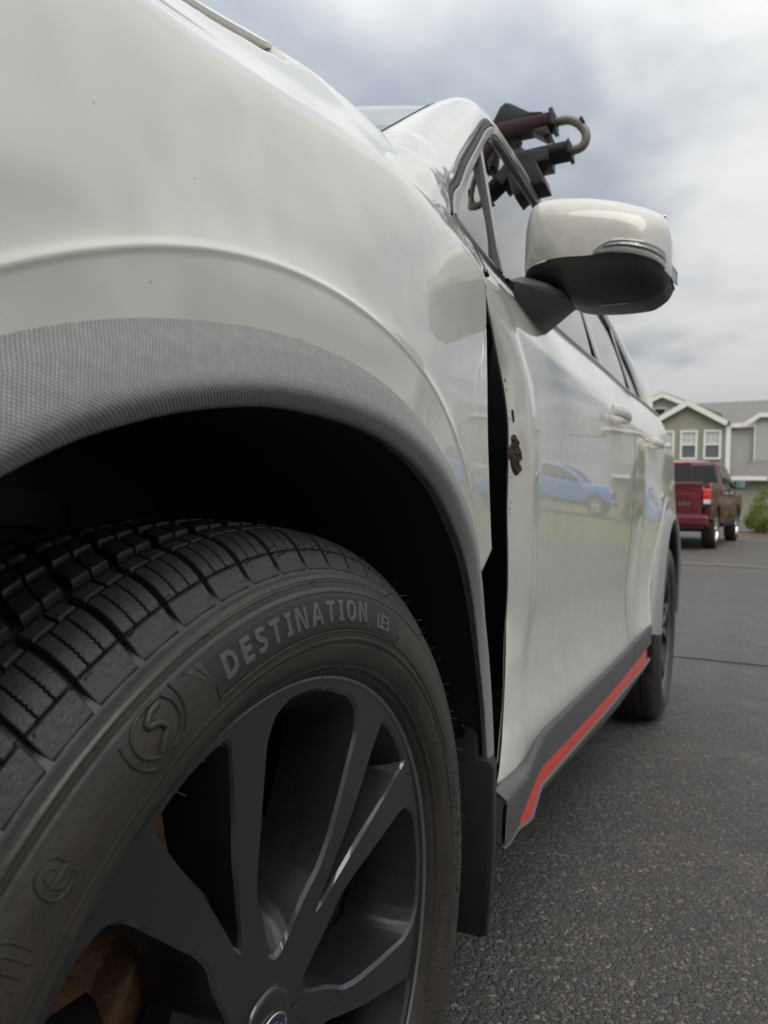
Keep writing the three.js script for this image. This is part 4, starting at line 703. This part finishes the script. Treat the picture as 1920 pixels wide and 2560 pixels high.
// ---------- pickup trucks ----------
const carPaint = (r, g, b) => phys(lin(r, g, b), .4, { clearcoat: 1, clearcoatRoughness: .04 });
M.lampRed = phys(lin(.62, .012, .012), .12, { clearcoat: 1 }); M.lampBright = phys(lin(.75, .06, .04), .12, { clearcoat: 1 }); M.lampWhite = phys(lin(.75, .72, .70), .15, { clearcoat: 1 });
M.tint = phys(lin(.012, .013, .014), .03, { specularIntensity: .7 }); M.mirrorGlass = phys(lin(.30, .50, .46), .1, { metalness: .6 }); M.tyreFar = std(lin(.028, .027, .026), .75);
// local axes: x forward from the rear bumper, y up, z to the truck's right; body 2.0 m wide, 5.8 m long
function makePickup(label, paint, full) {
  const t = thing('pickup_truck', label, 'pickup truck');
  const side = (pts) => pts; const W = 1.0, sec = (y) => W - .02 - .05 * Math.pow(Math.abs(y - .95) / .5, 2) * (y > .95 ? .8 : 1);
  const R = .52, arch = (cx) => Array.from({ length: 13 }, (_, i) => { const a = Math.PI - i / 12 * Math.PI; return [cx + R * Math.cos(a), .44 + R * .96 * Math.sin(a)]; });
  // lower body sides: thick slabs following the section
  const slab = (poly, name, y1) => { for (const s of [1, -1]) { let g = prism(poly, .12, .02); g = new TessellateModifier(.25, 5).modify(g.toNonIndexed()); const p = g.attributes.position; for (let i = 0; i < p.count; i++) { const y = p.getY(i); p.setZ(i, s * (sec(y) - .12 + p.getZ(i))); } g.computeVertexNormals(); g = toCreasedNormals(g, .5); part(name, g, paint, t); } };
  slab([[.22, .66], [.74, .62], ...arch(1.27), [1.80, .55], [2.02, .55], [2.02, 1.37], [.16, 1.385], [.13, 1.2]], 'bed_side');
  slab([[2.035, .52], [4.30, .52], ...arch(4.83), [5.36, .60], [5.62, .62], [5.66, .95], [5.56, 1.14], [5.1, 1.22], [4.25, 1.26], [2.035, 1.36]], 'cab_side');
  // tailgate with recessed panel, top cap, handle and lettering
  part('tailgate', join([box(.06, .70, 1.62, .155, 1.02, 0, .02), box(.075, .10, 1.64, .150, 1.335, 0, .02)]), paint, t);
  part('tailgate_panel', box(.03, .36, 1.40, .128, .98, 0, .012), paint, t);
  part('tailgate_handle', box(.03, .07, .24, .122, 1.20, 0, .012), M.black, t);
  const tx = new TextGeometry('4X4', { font, size: .085, depth: .012, curveSegments: 3 }); tx.scale(1.15, 1, 1).rotateY(-Math.PI / 2).translate(.112, .905, .36); part('tailgate_lettering', tx, M.chrome, t);
  // lamps
  for (const s of [1, -1]) { const l = part('tail_lamp', box(.09, .30, .155, .155, 1.105, s * .90, .025), M.lampRed, t); part('lamp_glow', box(.02, .13, .12, .112, 1.17, s * .905, .01), M.lampBright, l); part('reversing_lamp', box(.02, .085, .13, .112, .995, s * .905, .01), M.lampWhite, l); }
  // bumper
  part('rear_bumper', join([box(.20, .20, 1.90, .08, .62, 0, .05), box(.10, .15, 1.72, .10, .53, 0, .04)]), paint, t);
  part('bumper_step', box(.19, .012, 1.80, .085, .728, 0, .004), M.satin, t);
  part('hitch', box(.30, .07, .07, .12, .45, 0, .01), M.black, t);
  part('exhaust_pipe', new THREE.CylinderGeometry(.038, .038, .35, 16, 1, true).rotateZ(Math.PI / 2).translate(.22, .43, .52), M.chrome, t);
  part('chassis', join([box(4.9, .22, 1.25, 2.9, .52, 0), box(5.0, .3, 1.5, 3.0, .75, 0), box(.14, .14, 1.7, 1.27, .42, 0)]), M.black, t);
  // bonnet and front
  part('bonnet', loft([[4.22, 1.30], [4.6, 1.30], [5.1, 1.26], [5.5, 1.18], [5.68, 1.05], [5.72, .8], [5.70, .55]].map(([x, y]) => [-.93, -.8, -.4, 0, .4, .8, .93].map((z) => V(x - .10 * (z / .93) ** 4 * (x > 5 ? 1 : 0), y - (x < 5.6 ? .05 * (z / .93) ** 4 : 0), z)))), paint, t);
  if (full) {
    for (const s of [1, -1]) part('head_lamp', box(.14, .20, .34, 5.62, .98, s * .74, .03), M.lampWhite, t);
    part('grille', box(.06, .28, 1.05, 5.70, .98, 0, .02), M.black, t); part('front_bumper', box(.24, .24, 1.9, 5.70, .62, 0, .06), paint, t); part('bumper_band', box(.03, .08, 1.5, 5.825, .62, 0, .01), M.black, t);
  }
  // cab: lower ring to roof, tapering inwards
  const cabS = [[2.06, 1.33, .95], [2.10, 1.42, .935], [2.34, 1.80, .80], [2.42, 1.88, .75], [2.60, 1.925, .70], [3.2, 1.935, .70], [3.55, 1.915, .70], [3.68, 1.88, .72], [3.85, 1.78, .78], [4.28, 1.40, .90], [4.38, 1.28, .93]];
  part('cab_roof', loft(cabS.slice(3, 8).map(([x, y, w]) => [-1, -.95, -.8, -.4, 0, .4, .8, .95, 1].map((k) => V(x, y - .055 * Math.abs(k) ** 5 + .02 * (1 - k * k), k * w * 1.02)))), paint, t);
  for (const s of [1, -1]) {
    const P = (x, y, o = 0) => V(x, y, s * (lerpTable([[1.30, .955], [1.42, .93], [1.8, .80], [1.93, .735]], y) + o));
    // pillars and frames as one bent skin with glass panes proud of it inside
    part('cab_frame', loft([[2.06, 2.10, 2.34, 2.44, 2.62, 3.2, 3.55, 3.70, 3.88, 4.30], [1.33, 1.42, 1.80, 1.875, 1.905, 1.915, 1.90, 1.87, 1.77, 1.33]][0].map((x, i) => { const y = [1.33, 1.42, 1.80, 1.875, 1.905, 1.915, 1.90, 1.87, 1.77, 1.33][i]; return [P(x, 1.30), P(x, mix(1.30, y, .33)), P(x, mix(1.30, y, .66)), P(x, y)]; })), paint, t);
    part('cab_window', gridGeo(12, 6, (u, v) => { const x = mix(2.30, 3.06, u), y = mix(1.365, Math.min(1.83, 1.40 + (x - 2.12) * 1.45), v); return P(x, y, .006); }), M.tint, t);
    part('cab_window', gridGeo(12, 6, (u, v) => { const x = mix(3.14, 4.14, u), y = mix(1.345, Math.min(1.83, 1.83 - (x - 3.68) * .98), v); return P(x, y, .006); }), M.tint, t);
    part('door_seam', join([box(.012, .75, .01, 3.10, .95, s * .972), box(.012, .60, .01, 4.12, .98, s * .972)]), M.black, t);
    part('door_handle', join([box(.20, .035, .04, 2.50, 1.18, s * .985, .015), box(.20, .035, .04, 3.36, 1.18, s * .985, .015)]), M.chrome, t);
    part('rocker_panel', box(2.0, .12, .10, 3.05, .50, s * .93, .03), M.black, t);
    const m = part('side_mirror', box(.10, .20, .26, 4.02, 1.40, s * 1.10, .04), M.black, t); part('mirror_glass', box(.01, .16, .21, 3.968, 1.40, s * 1.105, .004), M.mirrorGlass, m); part('mirror_arm', box(.06, .05, .12, 4.04, 1.34, s * .95, .015), M.black, m);
  }
  // rear window in three panes, high brake lamp
  const RW = (y, z, o = 0) => V(mix(2.08, 2.39, (y - 1.36) / .49) - o, y, z);
  part('rear_wall', gridGeo(8, 4, (u, v) => { const y = mix(1.30, 1.895, v); return RW(y, mix(-1, 1, u) * lerpTable([[1.30, .95], [1.42, .93], [1.8, .80], [1.9, .74]], y), -.004); }), paint, t);
  const pane = (z0, z1) => gridGeo(6, 5, (u, v) => { const y = mix(1.40, 1.80, v), k = lerpTable([[1.4, 1], [1.8, .86]], y); return RW(y, mix(z0, z1, u) * k, .008); });
  for (const [a, b] of [[-.82, -.33], [-.31, .31], [.33, .82]]) part('rear_window', pane(a, b), M.tint, t);
  part('window_surround', gridGeo(6, 5, (u, v) => { const y = mix(1.37, 1.825, v), k = lerpTable([[1.37, 1], [1.83, .85]], y); return RW(y, mix(-.88, .88, u) * k, .004); }), M.black, t);
  const hb = part('brake_lamp', box(.04, .042, .46, 2.385, 1.872, 0, .01), M.lampRed, t); part('lamp_glow', box(.01, .034, .16, 2.364, 1.872, 0, .004), M.lampBright, hb);
  // wheels
  for (const [x, s] of [[1.27, 1], [1.27, -1], [4.83, 1], [4.83, -1]]) {
    const w = new THREE.Group(); w.name = 'wheel'; w.position.set(x, .41, s * .82); t.add(w);
    part('tyre', new THREE.LatheGeometry([[.24, -.11], [.34, -.135], [.39, -.125], [.408, -.10], [.41, 0], [.408, .10], [.39, .125], [.34, .135], [.255, .115], [.24, .10]].map((q) => new THREE.Vector2(...q)), 40).rotateX(Math.PI / 2), M.tyreFar, w);
    const spokes = []; for (let k = 0; k < 5; k++) spokes.push(new RoundedBoxGeometry(.085, .19, .03, 2, .012).translate(0, .135, s * .095).rotateZ(k * 2 * Math.PI / 5));
    part('rim', join([new THREE.LatheGeometry([[.255, .115], [.248, .128], [.235, .12], [.225, .06], [.22, -.10]].map(([r, z]) => new THREE.Vector2(r, z * s)), 40).rotateX(Math.PI / 2), new THREE.CylinderGeometry(.065, .07, .04, 20).rotateX(Math.PI / 2).translate(0, 0, s * .10), ...spokes]), M.chrome, w);
    part('brake_disc', new THREE.CylinderGeometry(.17, .17, .025, 24).rotateX(Math.PI / 2).translate(0, 0, s * -.02), M.disc, w);
  }
  return t;
}
function park(t, contact, local, yaw, slope) { t.rotation.order = 'YXZ'; t.rotation.set(0, yaw, slope); t.updateMatrixWorld(); const off = V(...local).applyEuler(t.rotation); t.position.copy(contact).sub(off); }
const redTruck = makePickup('dark red pickup truck parked on the drive before the grey-green house', carPaint(.125, .008, .018), false);
park(redTruck, V(16.75, .557, -.26), [1.27, 0, .955], -5.6 * D2R, .0545);
const blueTruck = makePickup('bright blue pickup truck standing sideways beyond the lawn', carPaint(.02, .20, .62), true);
park(blueTruck, V(25.2, gy(25.2), 6.2), [3.0, 0, 0], 90 * D2R, 0);

// ---------- grey-green house with gables ----------
{
  const h = thing('house', 'two-storey grey-green clapboard house with white gable trim and dark roof', 'house');
  const lap = dataTex(8, 64, (i, j) => { const f = (j / 64 * 4) % 1; return f < .14 ? .55 : .90 + .10 * f; }, true), lapB = dataTex(8, 64, (i, j) => 1 - ((j / 64 * 4) % 1));
  const siding = (r, g, b) => std(lin(r, g, b), .7, { map: lap, bumpMap: lapB, bumpScale: .02 });
  const mG = siding(.42, .42, .345), mLit = siding(.58, .60, .54); const white = std(lin(.78, .77, .74), .6);  // second siding is a paler copy, brighter light on those walls painted in
  const shing = dataTex(256, 256, (i, j) => { const n = tileNoise(i, j, 256, 32, 3) * .4 + tileNoise(i, j, 256, 100, 4) * .6; return .62 + .38 * n; }, true); const roofM = std(lin(.30, .29, .28), .9, { map: shing });
  const HX = 41, g0 = gy(41) - .2;
  const wall = (name, poly, x, mat, th = .25) => { const g = prism(poly, th); const p = g.attributes.position, uv = g.attributes.uv; for (let i = 0; i < p.count; i++) { const a = p.getX(i), b = p.getY(i), d = p.getZ(i); p.setXYZ(i, x + d, b, a); uv.setXY(i, a, b / .5); } g.computeVertexNormals(); return part(name, g, mat, h); };
  const flank = (name, z, x0, x1, y0, y1, mat) => { const g = new THREE.BoxGeometry(x1 - x0, y1 - y0, .2).translate((x0 + x1) / 2, (y0 + y1) / 2, z); const p = g.attributes.position, uv = g.attributes.uv; for (let i = 0; i < p.count; i++) uv.setXY(i, p.getX(i), p.getY(i) / .5); return part(name, g, mat, h); };
  const roofQuad = (a, b, c, d, th = .14) => { const g = loft([[a, b], [d, c]]); const up = V(0, th, 0); const g2 = loft([[a.clone().sub(up), b.clone().sub(up)], [d.clone().sub(up), c.clone().sub(up)]]); const e = [a, b, c, d, a].map((p) => p), sideG = loft([e, e.map((p) => p.clone().sub(up))]); const o = join([g, g2, sideG]); const p = o.attributes.position, uv = o.attributes.uv; for (let i = 0; i < p.count; i++) uv.setXY(i, p.getX(i) / 2, p.getZ(i) / 2); return part('roof_plane', o, roofM, h); };
  const board = (a, b, hgt, x, th = .10) => { const d = Math.hypot(b[0] - a[0], b[1] - a[1]), an = Math.atan2(b[1] - a[1], b[0] - a[0]); const g = new THREE.BoxGeometry(d, hgt, th).translate(d / 2, -hgt / 2, 0).rotateZ(an).translate(a[0], a[1], 0).rotateY(-Math.PI / 2); g.translate(x, 0, 0); const m = part('gable_board', g, white, h); return m; };
  // front gable
  const pk = [-2.56, 7.98], eR = [-.72, 6.88], eL = [-4.40, 6.88];
  wall('wall', [[-4.3, g0], [-.62, g0], [-.62, 6.86], [-2.56, 7.80], [-4.3, 6.86]], HX, mG);
  flank('wall', -.72, HX + .25, HX + 3.2, g0, 6.85, mLit);
  board([pk[0], pk[1] + .02], [eR[0] + .12, eR[1] - .02], .26, HX - .27); board([eL[0] - .12, eL[1] - .02], [pk[0], pk[1] + .02], .26, HX - .271);
  part('corner_board', box(.16, 5.1, .22, HX - .02, 4.3, -.60), white, h);
  roofQuad(V(HX - .25, 8.02, -2.56), V(HX - .25, 6.84, -.50), V(HX + 6, 6.84, -.50), V(HX + 6, 8.02, -2.56)); roofQuad(V(HX - .25, 8.02, -2.56), V(HX - .25, 6.84, -4.62), V(HX + 6, 6.84, -4.62), V(HX + 6, 8.02, -2.56));
  // taller gable behind, with a dark vent
  wall('wall', [[-7.6, g0], [-1.2, g0], [-1.2, 7.3], [-4.02, 8.70], [-7.6, 7.0]], HX + 2.2, mLit);
  board([-4.04, 8.86], [-1.5, 7.72], .24, HX + 1.88); board([-7.8, 7.05], [-4.04, 8.86], .24, HX + 1.881);
  { const v = part('gable_vent', box(.08, .82, .62, HX + 2.15, 7.62, -4.15), white, h); part('vent_louvre', box(.06, .74, .54, HX + 2.12, 7.62, -4.15), M.black, v); }
  roofQuad(V(HX + 1.9, 8.92, -4.04), V(HX + 1.9, 7.60, -1.0), V(HX + 9, 7.60, -1.0), V(HX + 9, 8.92, -4.04)); roofQuad(V(HX + 1.9, 8.92, -4.04), V(HX + 1.9, 7.0, -8.0), V(HX + 9, 7.0, -8.0), V(HX + 9, 8.92, -4.04));
  // main roof with its long ridge
  roofQuad(V(HX + .5, 6.80, -1.2), V(HX + .5, 6.80, 9.0), V(HX + 7.0, 9.25, 9.0), V(HX + 7.0, 9.05, -4.0));
  // recessed wing on the right
  wall('wall', [[-.7, g0], [.75, g0], [.75, 6.8], [-.7, 6.8]], HX + .55, mLit);
  part('corner_board', box(.06, 3.0, .05, HX + .28, 5.6, .60), white, h);
  wall('wall', [[.62, g0], [6.5, g0], [6.5, 7.2], [.62, 7.2]], HX + .30, mLit);
  part('eave_board', box(.12, .22, 1.1, HX + .40, 6.72, .0), white, h);
  board([.02, 6.78], [.74, 7.26], .22, HX + .12); part('eave_board', box(.12, .22, 6.2, HX + .12, 7.18, 3.82), white, h);
  roofQuad(V(HX + .20, 7.28, .70), V(HX + .20, 7.28, 7.0), V(HX + 4.5, 8.35, 7.0), V(HX + 4.5, 8.35, 1.6));
  // porch roof
  roofQuad(V(HX - .9, 4.02, -.36), V(HX - .9, 4.02, 6.0), V(HX + .3, 4.95, 6.0), V(HX + .3, 4.95, .62)); part('eave_board', box(.10, .2, 6.5, HX - .96, 3.90, 2.85), white, h);
  wall('wall', [[-.30, g0], [6, g0], [6, 3.8], [-.30, 3.8]], HX - .5, mG, .2);
  // windows: white frames, meeting rail, blinds behind the panes
  const paneM = phys(lin(.11, .12, .135), .05, { clearcoat: 1 }), blind = phys(lin(.50, .53, .54), .3, { clearcoat: 1 });
  for (const z of [-3.58, -2.46, -1.34]) {
    const w = part('window', join([box(.10, .10, .84, HX - .06, 6.40, z), box(.10, .10, .84, HX - .06, 4.98, z), box(.10, 1.34, .10, HX - .06, 5.69, z - .37), box(.10, 1.34, .10, HX - .06, 5.69, z + .37), box(.08, .07, .64, HX - .05, 5.70, z)]), white, h);
    part('upper_pane', box(.03, .62, .64, HX - .025, 6.04, z), blind, w); part('lower_pane', box(.03, .62, .64, HX - .027, 5.35, z), paneM, w);
    part('muntin', join([box(.02, .62, .025, HX - .05, 6.04, z - .11), box(.02, .62, .025, HX - .05, 6.04, z + .11), box(.02, .025, .64, HX - .051, 6.04, z)]), white, w);
  }
}
// ---------- shrub beside the drive ----------
function leafCloud(n, place, size, tone) { // many small leaf faces
  const pos = [], col = [], nor = [], a = V(0, 0, 0), b = V(0, 0, 0);
  for (let i = 0; i < n; i++) {
    const { p, dir, s = 1, c } = place(i); const L = size * rr(.6, 1.3) * s, Wd = L * rr(.35, .6);
    a.copy(dir).add(V(rr(-.6, .6), rr(-.4, .7), rr(-.6, .6))).normalize(); b.set(rr(-1, 1), rr(-1, 1), rr(-1, 1)).cross(a).normalize();
    const q = [p.clone().addScaledVector(b, -Wd / 2), p.clone().addScaledVector(b, Wd / 2), p.clone().addScaledVector(a, L)];
    const nn = V(0, 0, 0).crossVectors(q[1].clone().sub(q[0]), q[2].clone().sub(q[0])).normalize(); const k = rr(.7, 1.3);
    for (const v of q) { pos.push(v.x, v.y, v.z); nor.push(nn.x, nn.y, nn.z); col.push(tone[0] * k * c, tone[1] * k * c, tone[2] * k); }
  }
  const g = new THREE.BufferGeometry(); g.setAttribute('position', new THREE.Float32BufferAttribute(pos, 3)); g.setAttribute('normal', new THREE.Float32BufferAttribute(nor, 3)); g.setAttribute('color', new THREE.Float32BufferAttribute(col, 3)); g.setAttribute('uv', new THREE.Float32BufferAttribute(new Float32Array(pos.length / 3 * 2), 2)); return g;
}
M.leaf = phys(lin(1, 1, 1), .8, { vertexColors: true, transmission: .25, thickness: 0 });
M.bark = std(lin(.10, .075, .055), .95, { bumpMap: grainBump, bumpScale: .01 });
{
  const s = thing('conical_shrub', 'cone-shaped green conifer shrub in the gravel bed beside the drive', 'shrub'); const base = V(24.3, gy(24.3) + .06, 1.60); s.position.copy(base);
  const clumps = Array.from({ length: 170 }, () => { const t = Math.pow(rnd(), 1.4), an = rr(0, 6.283), R = 1.32 * Math.pow(1 - t, .75) * Math.min(1, .72 + t * 3); return [V(R * Math.cos(an), .08 + 2.5 * t, R * Math.sin(an)), an, t]; });
  part('foliage', leafCloud(26000, () => { const [c, an] = clumps[Math.floor(rnd() * clumps.length)]; const d = V(rr(-1, 1), rr(-1, 1), rr(-1, 1)).normalize(), r = .17 * Math.cbrt(rnd()); return { p: c.clone().addScaledVector(d, r).multiply(V(1, 1, 1)), dir: V(Math.cos(an) * .7 + d.x * .5, .6 + d.y * .4, Math.sin(an) * .7 + d.z * .5), c: rr(.8, 1.2) }; }, .062, [.20, .25, .045]), M.leaf, s);
  part('stem', new THREE.CylinderGeometry(.02, .07, 1.9, 8).translate(0, .95, 0), M.bark, s);
}
// ---------- trees and hedge on the far side of the lawn, seen in the paintwork ----------
function tree(x, z, H, R, tone, label, n, bare) {
  const t = thing('tree', label, 'tree'); t.position.set(x, gy(x), z); const limbs = [], tips = [];
  limbs.push(new THREE.CylinderGeometry(H * .012, H * .028, H * .5, 9).translate(0, H * .25, 0));
  const rec = (p, d, L, r, k) => { const e = p.clone().addScaledVector(d, L); const m = p.clone().lerp(e, .5).add(V(rr(-.05, .05) * L, 0, rr(-.05, .05) * L)); limbs.push(new THREE.TubeGeometry(new THREE.QuadraticBezierCurve3(p, m, e), 4, r, 5)); tips.push(e, m); if (k) for (let i = 0; i < 4; i++) rec(p.clone().lerp(e, rr(.5, 1)), d.clone().add(V(rr(-.8, .8), rr(-.1, .6), rr(-.8, .8))).normalize(), L * rr(.5, .75), r * .5, k - 1); };
  for (let i = 0; i < 9; i++) { const an = i * 2.4; rec(V(0, H * rr(.22, .5), 0), V(Math.cos(an), rr(.5, 1.1), Math.sin(an)).normalize(), R * rr(.5, .8), H * .008, 2); }
  part('trunk', join(limbs), M.bark, t);
  if (n) part('crown', leafCloud(n, () => { const c = tips[Math.floor(rnd() * tips.length)], d = V(rr(-1, 1), rr(-1, 1), rr(-1, 1)).normalize(); return { p: c.clone().addScaledVector(d, R * .22 * Math.cbrt(rnd())), dir: d, c: rr(.85, 1.15) }; }, bare ? .10 : .19, tone), M.leaf, t);
}
tree(23, 17, 8.5, 3.4, [.085, .10, .035], 'broad young tree with thin yellow-green leaves at the lawn edge', 7000);
tree(15, 21, 9.5, 3.8, [.07, .09, .03], 'tall full green tree standing at the lawn corner', 9000);
tree(9, 20, 7.0, 2.6, [.10, .085, .05], 'almost bare tree with brown twigs beside the green trees', 900, true);
tree(34, 12.5, 7.5, 3.4, [.10, .095, .045], 'brownish budding tree behind the blue pickup truck', 5000);
tree(3, 24, 9, 3.6, [.06, .085, .03], 'dark green tree across the side lawn', 8000);

// ---------- the home that the drive leads to, in front of the white car ----------
{
  const h = thing('garage_house', 'pale grey clapboard garage front closing the drive before the white car', 'house');
  const lap = dataTex(8, 64, (i, j) => { const f = (j / 64 * 4) % 1; return f < .08 ? .80 : .93 + .07 * f; }, true);
  const m = std(lin(.30, .30, .26), .75, { map: lap }), white = std(lin(.75, .74, .71), .6), roofM = std(lin(.12, .115, .11), .9);
  const X = -4.7;
  part('wall', join([box(.25, 2.6, 2.4, X, 1.3, 5.2), box(.25, 2.6, 1.0, X, 1.3, -.95), box(.25, 2.6, 6, X, 1.3, -9.0), box(.25, 3.2, 18.6, X, 4.2, -2.9)]), m, h);
  part('gable', (() => { const g = prism([[-12.2, 0], [6.4, 0], [-3, 3.2]], .25); const p = g.attributes.position; for (let i = 0; i < p.count; i++) p.setXYZ(i, X - .125 + p.getZ(i), 5.8 + p.getY(i), p.getX(i)); g.computeVertexNormals(); return g; })(), m, h);
  for (const [z, w] of [[1.8, 4.4], [-3.7, 4.5]]) { const d = part('garage_door', box(.08, 2.45, w, X - .05, 1.22, z), white, h); for (let k = 0; k < 4; k++) part('door_panel', box(.03, .5, w - .2, X + .005, .33 + k * .6, z, .01), white, d); }
  part('roof_slope', box(7, .15, 10, X - 3.2, 0, 0).rotateX(.33).translate(0, 7.5, 1.6), roofM, h); part('roof_slope', box(7, .15, 10, X - 3.2, 0, 0).rotateX(-.33).translate(0, 7.5, -7.4), roofM, h);
}

// ---------- shadows on, draw ----------
scene.traverse((o) => { if (o.isMesh) { o.castShadow = true; o.receiveShadow = true; } });
renderer.render(scene, camera);
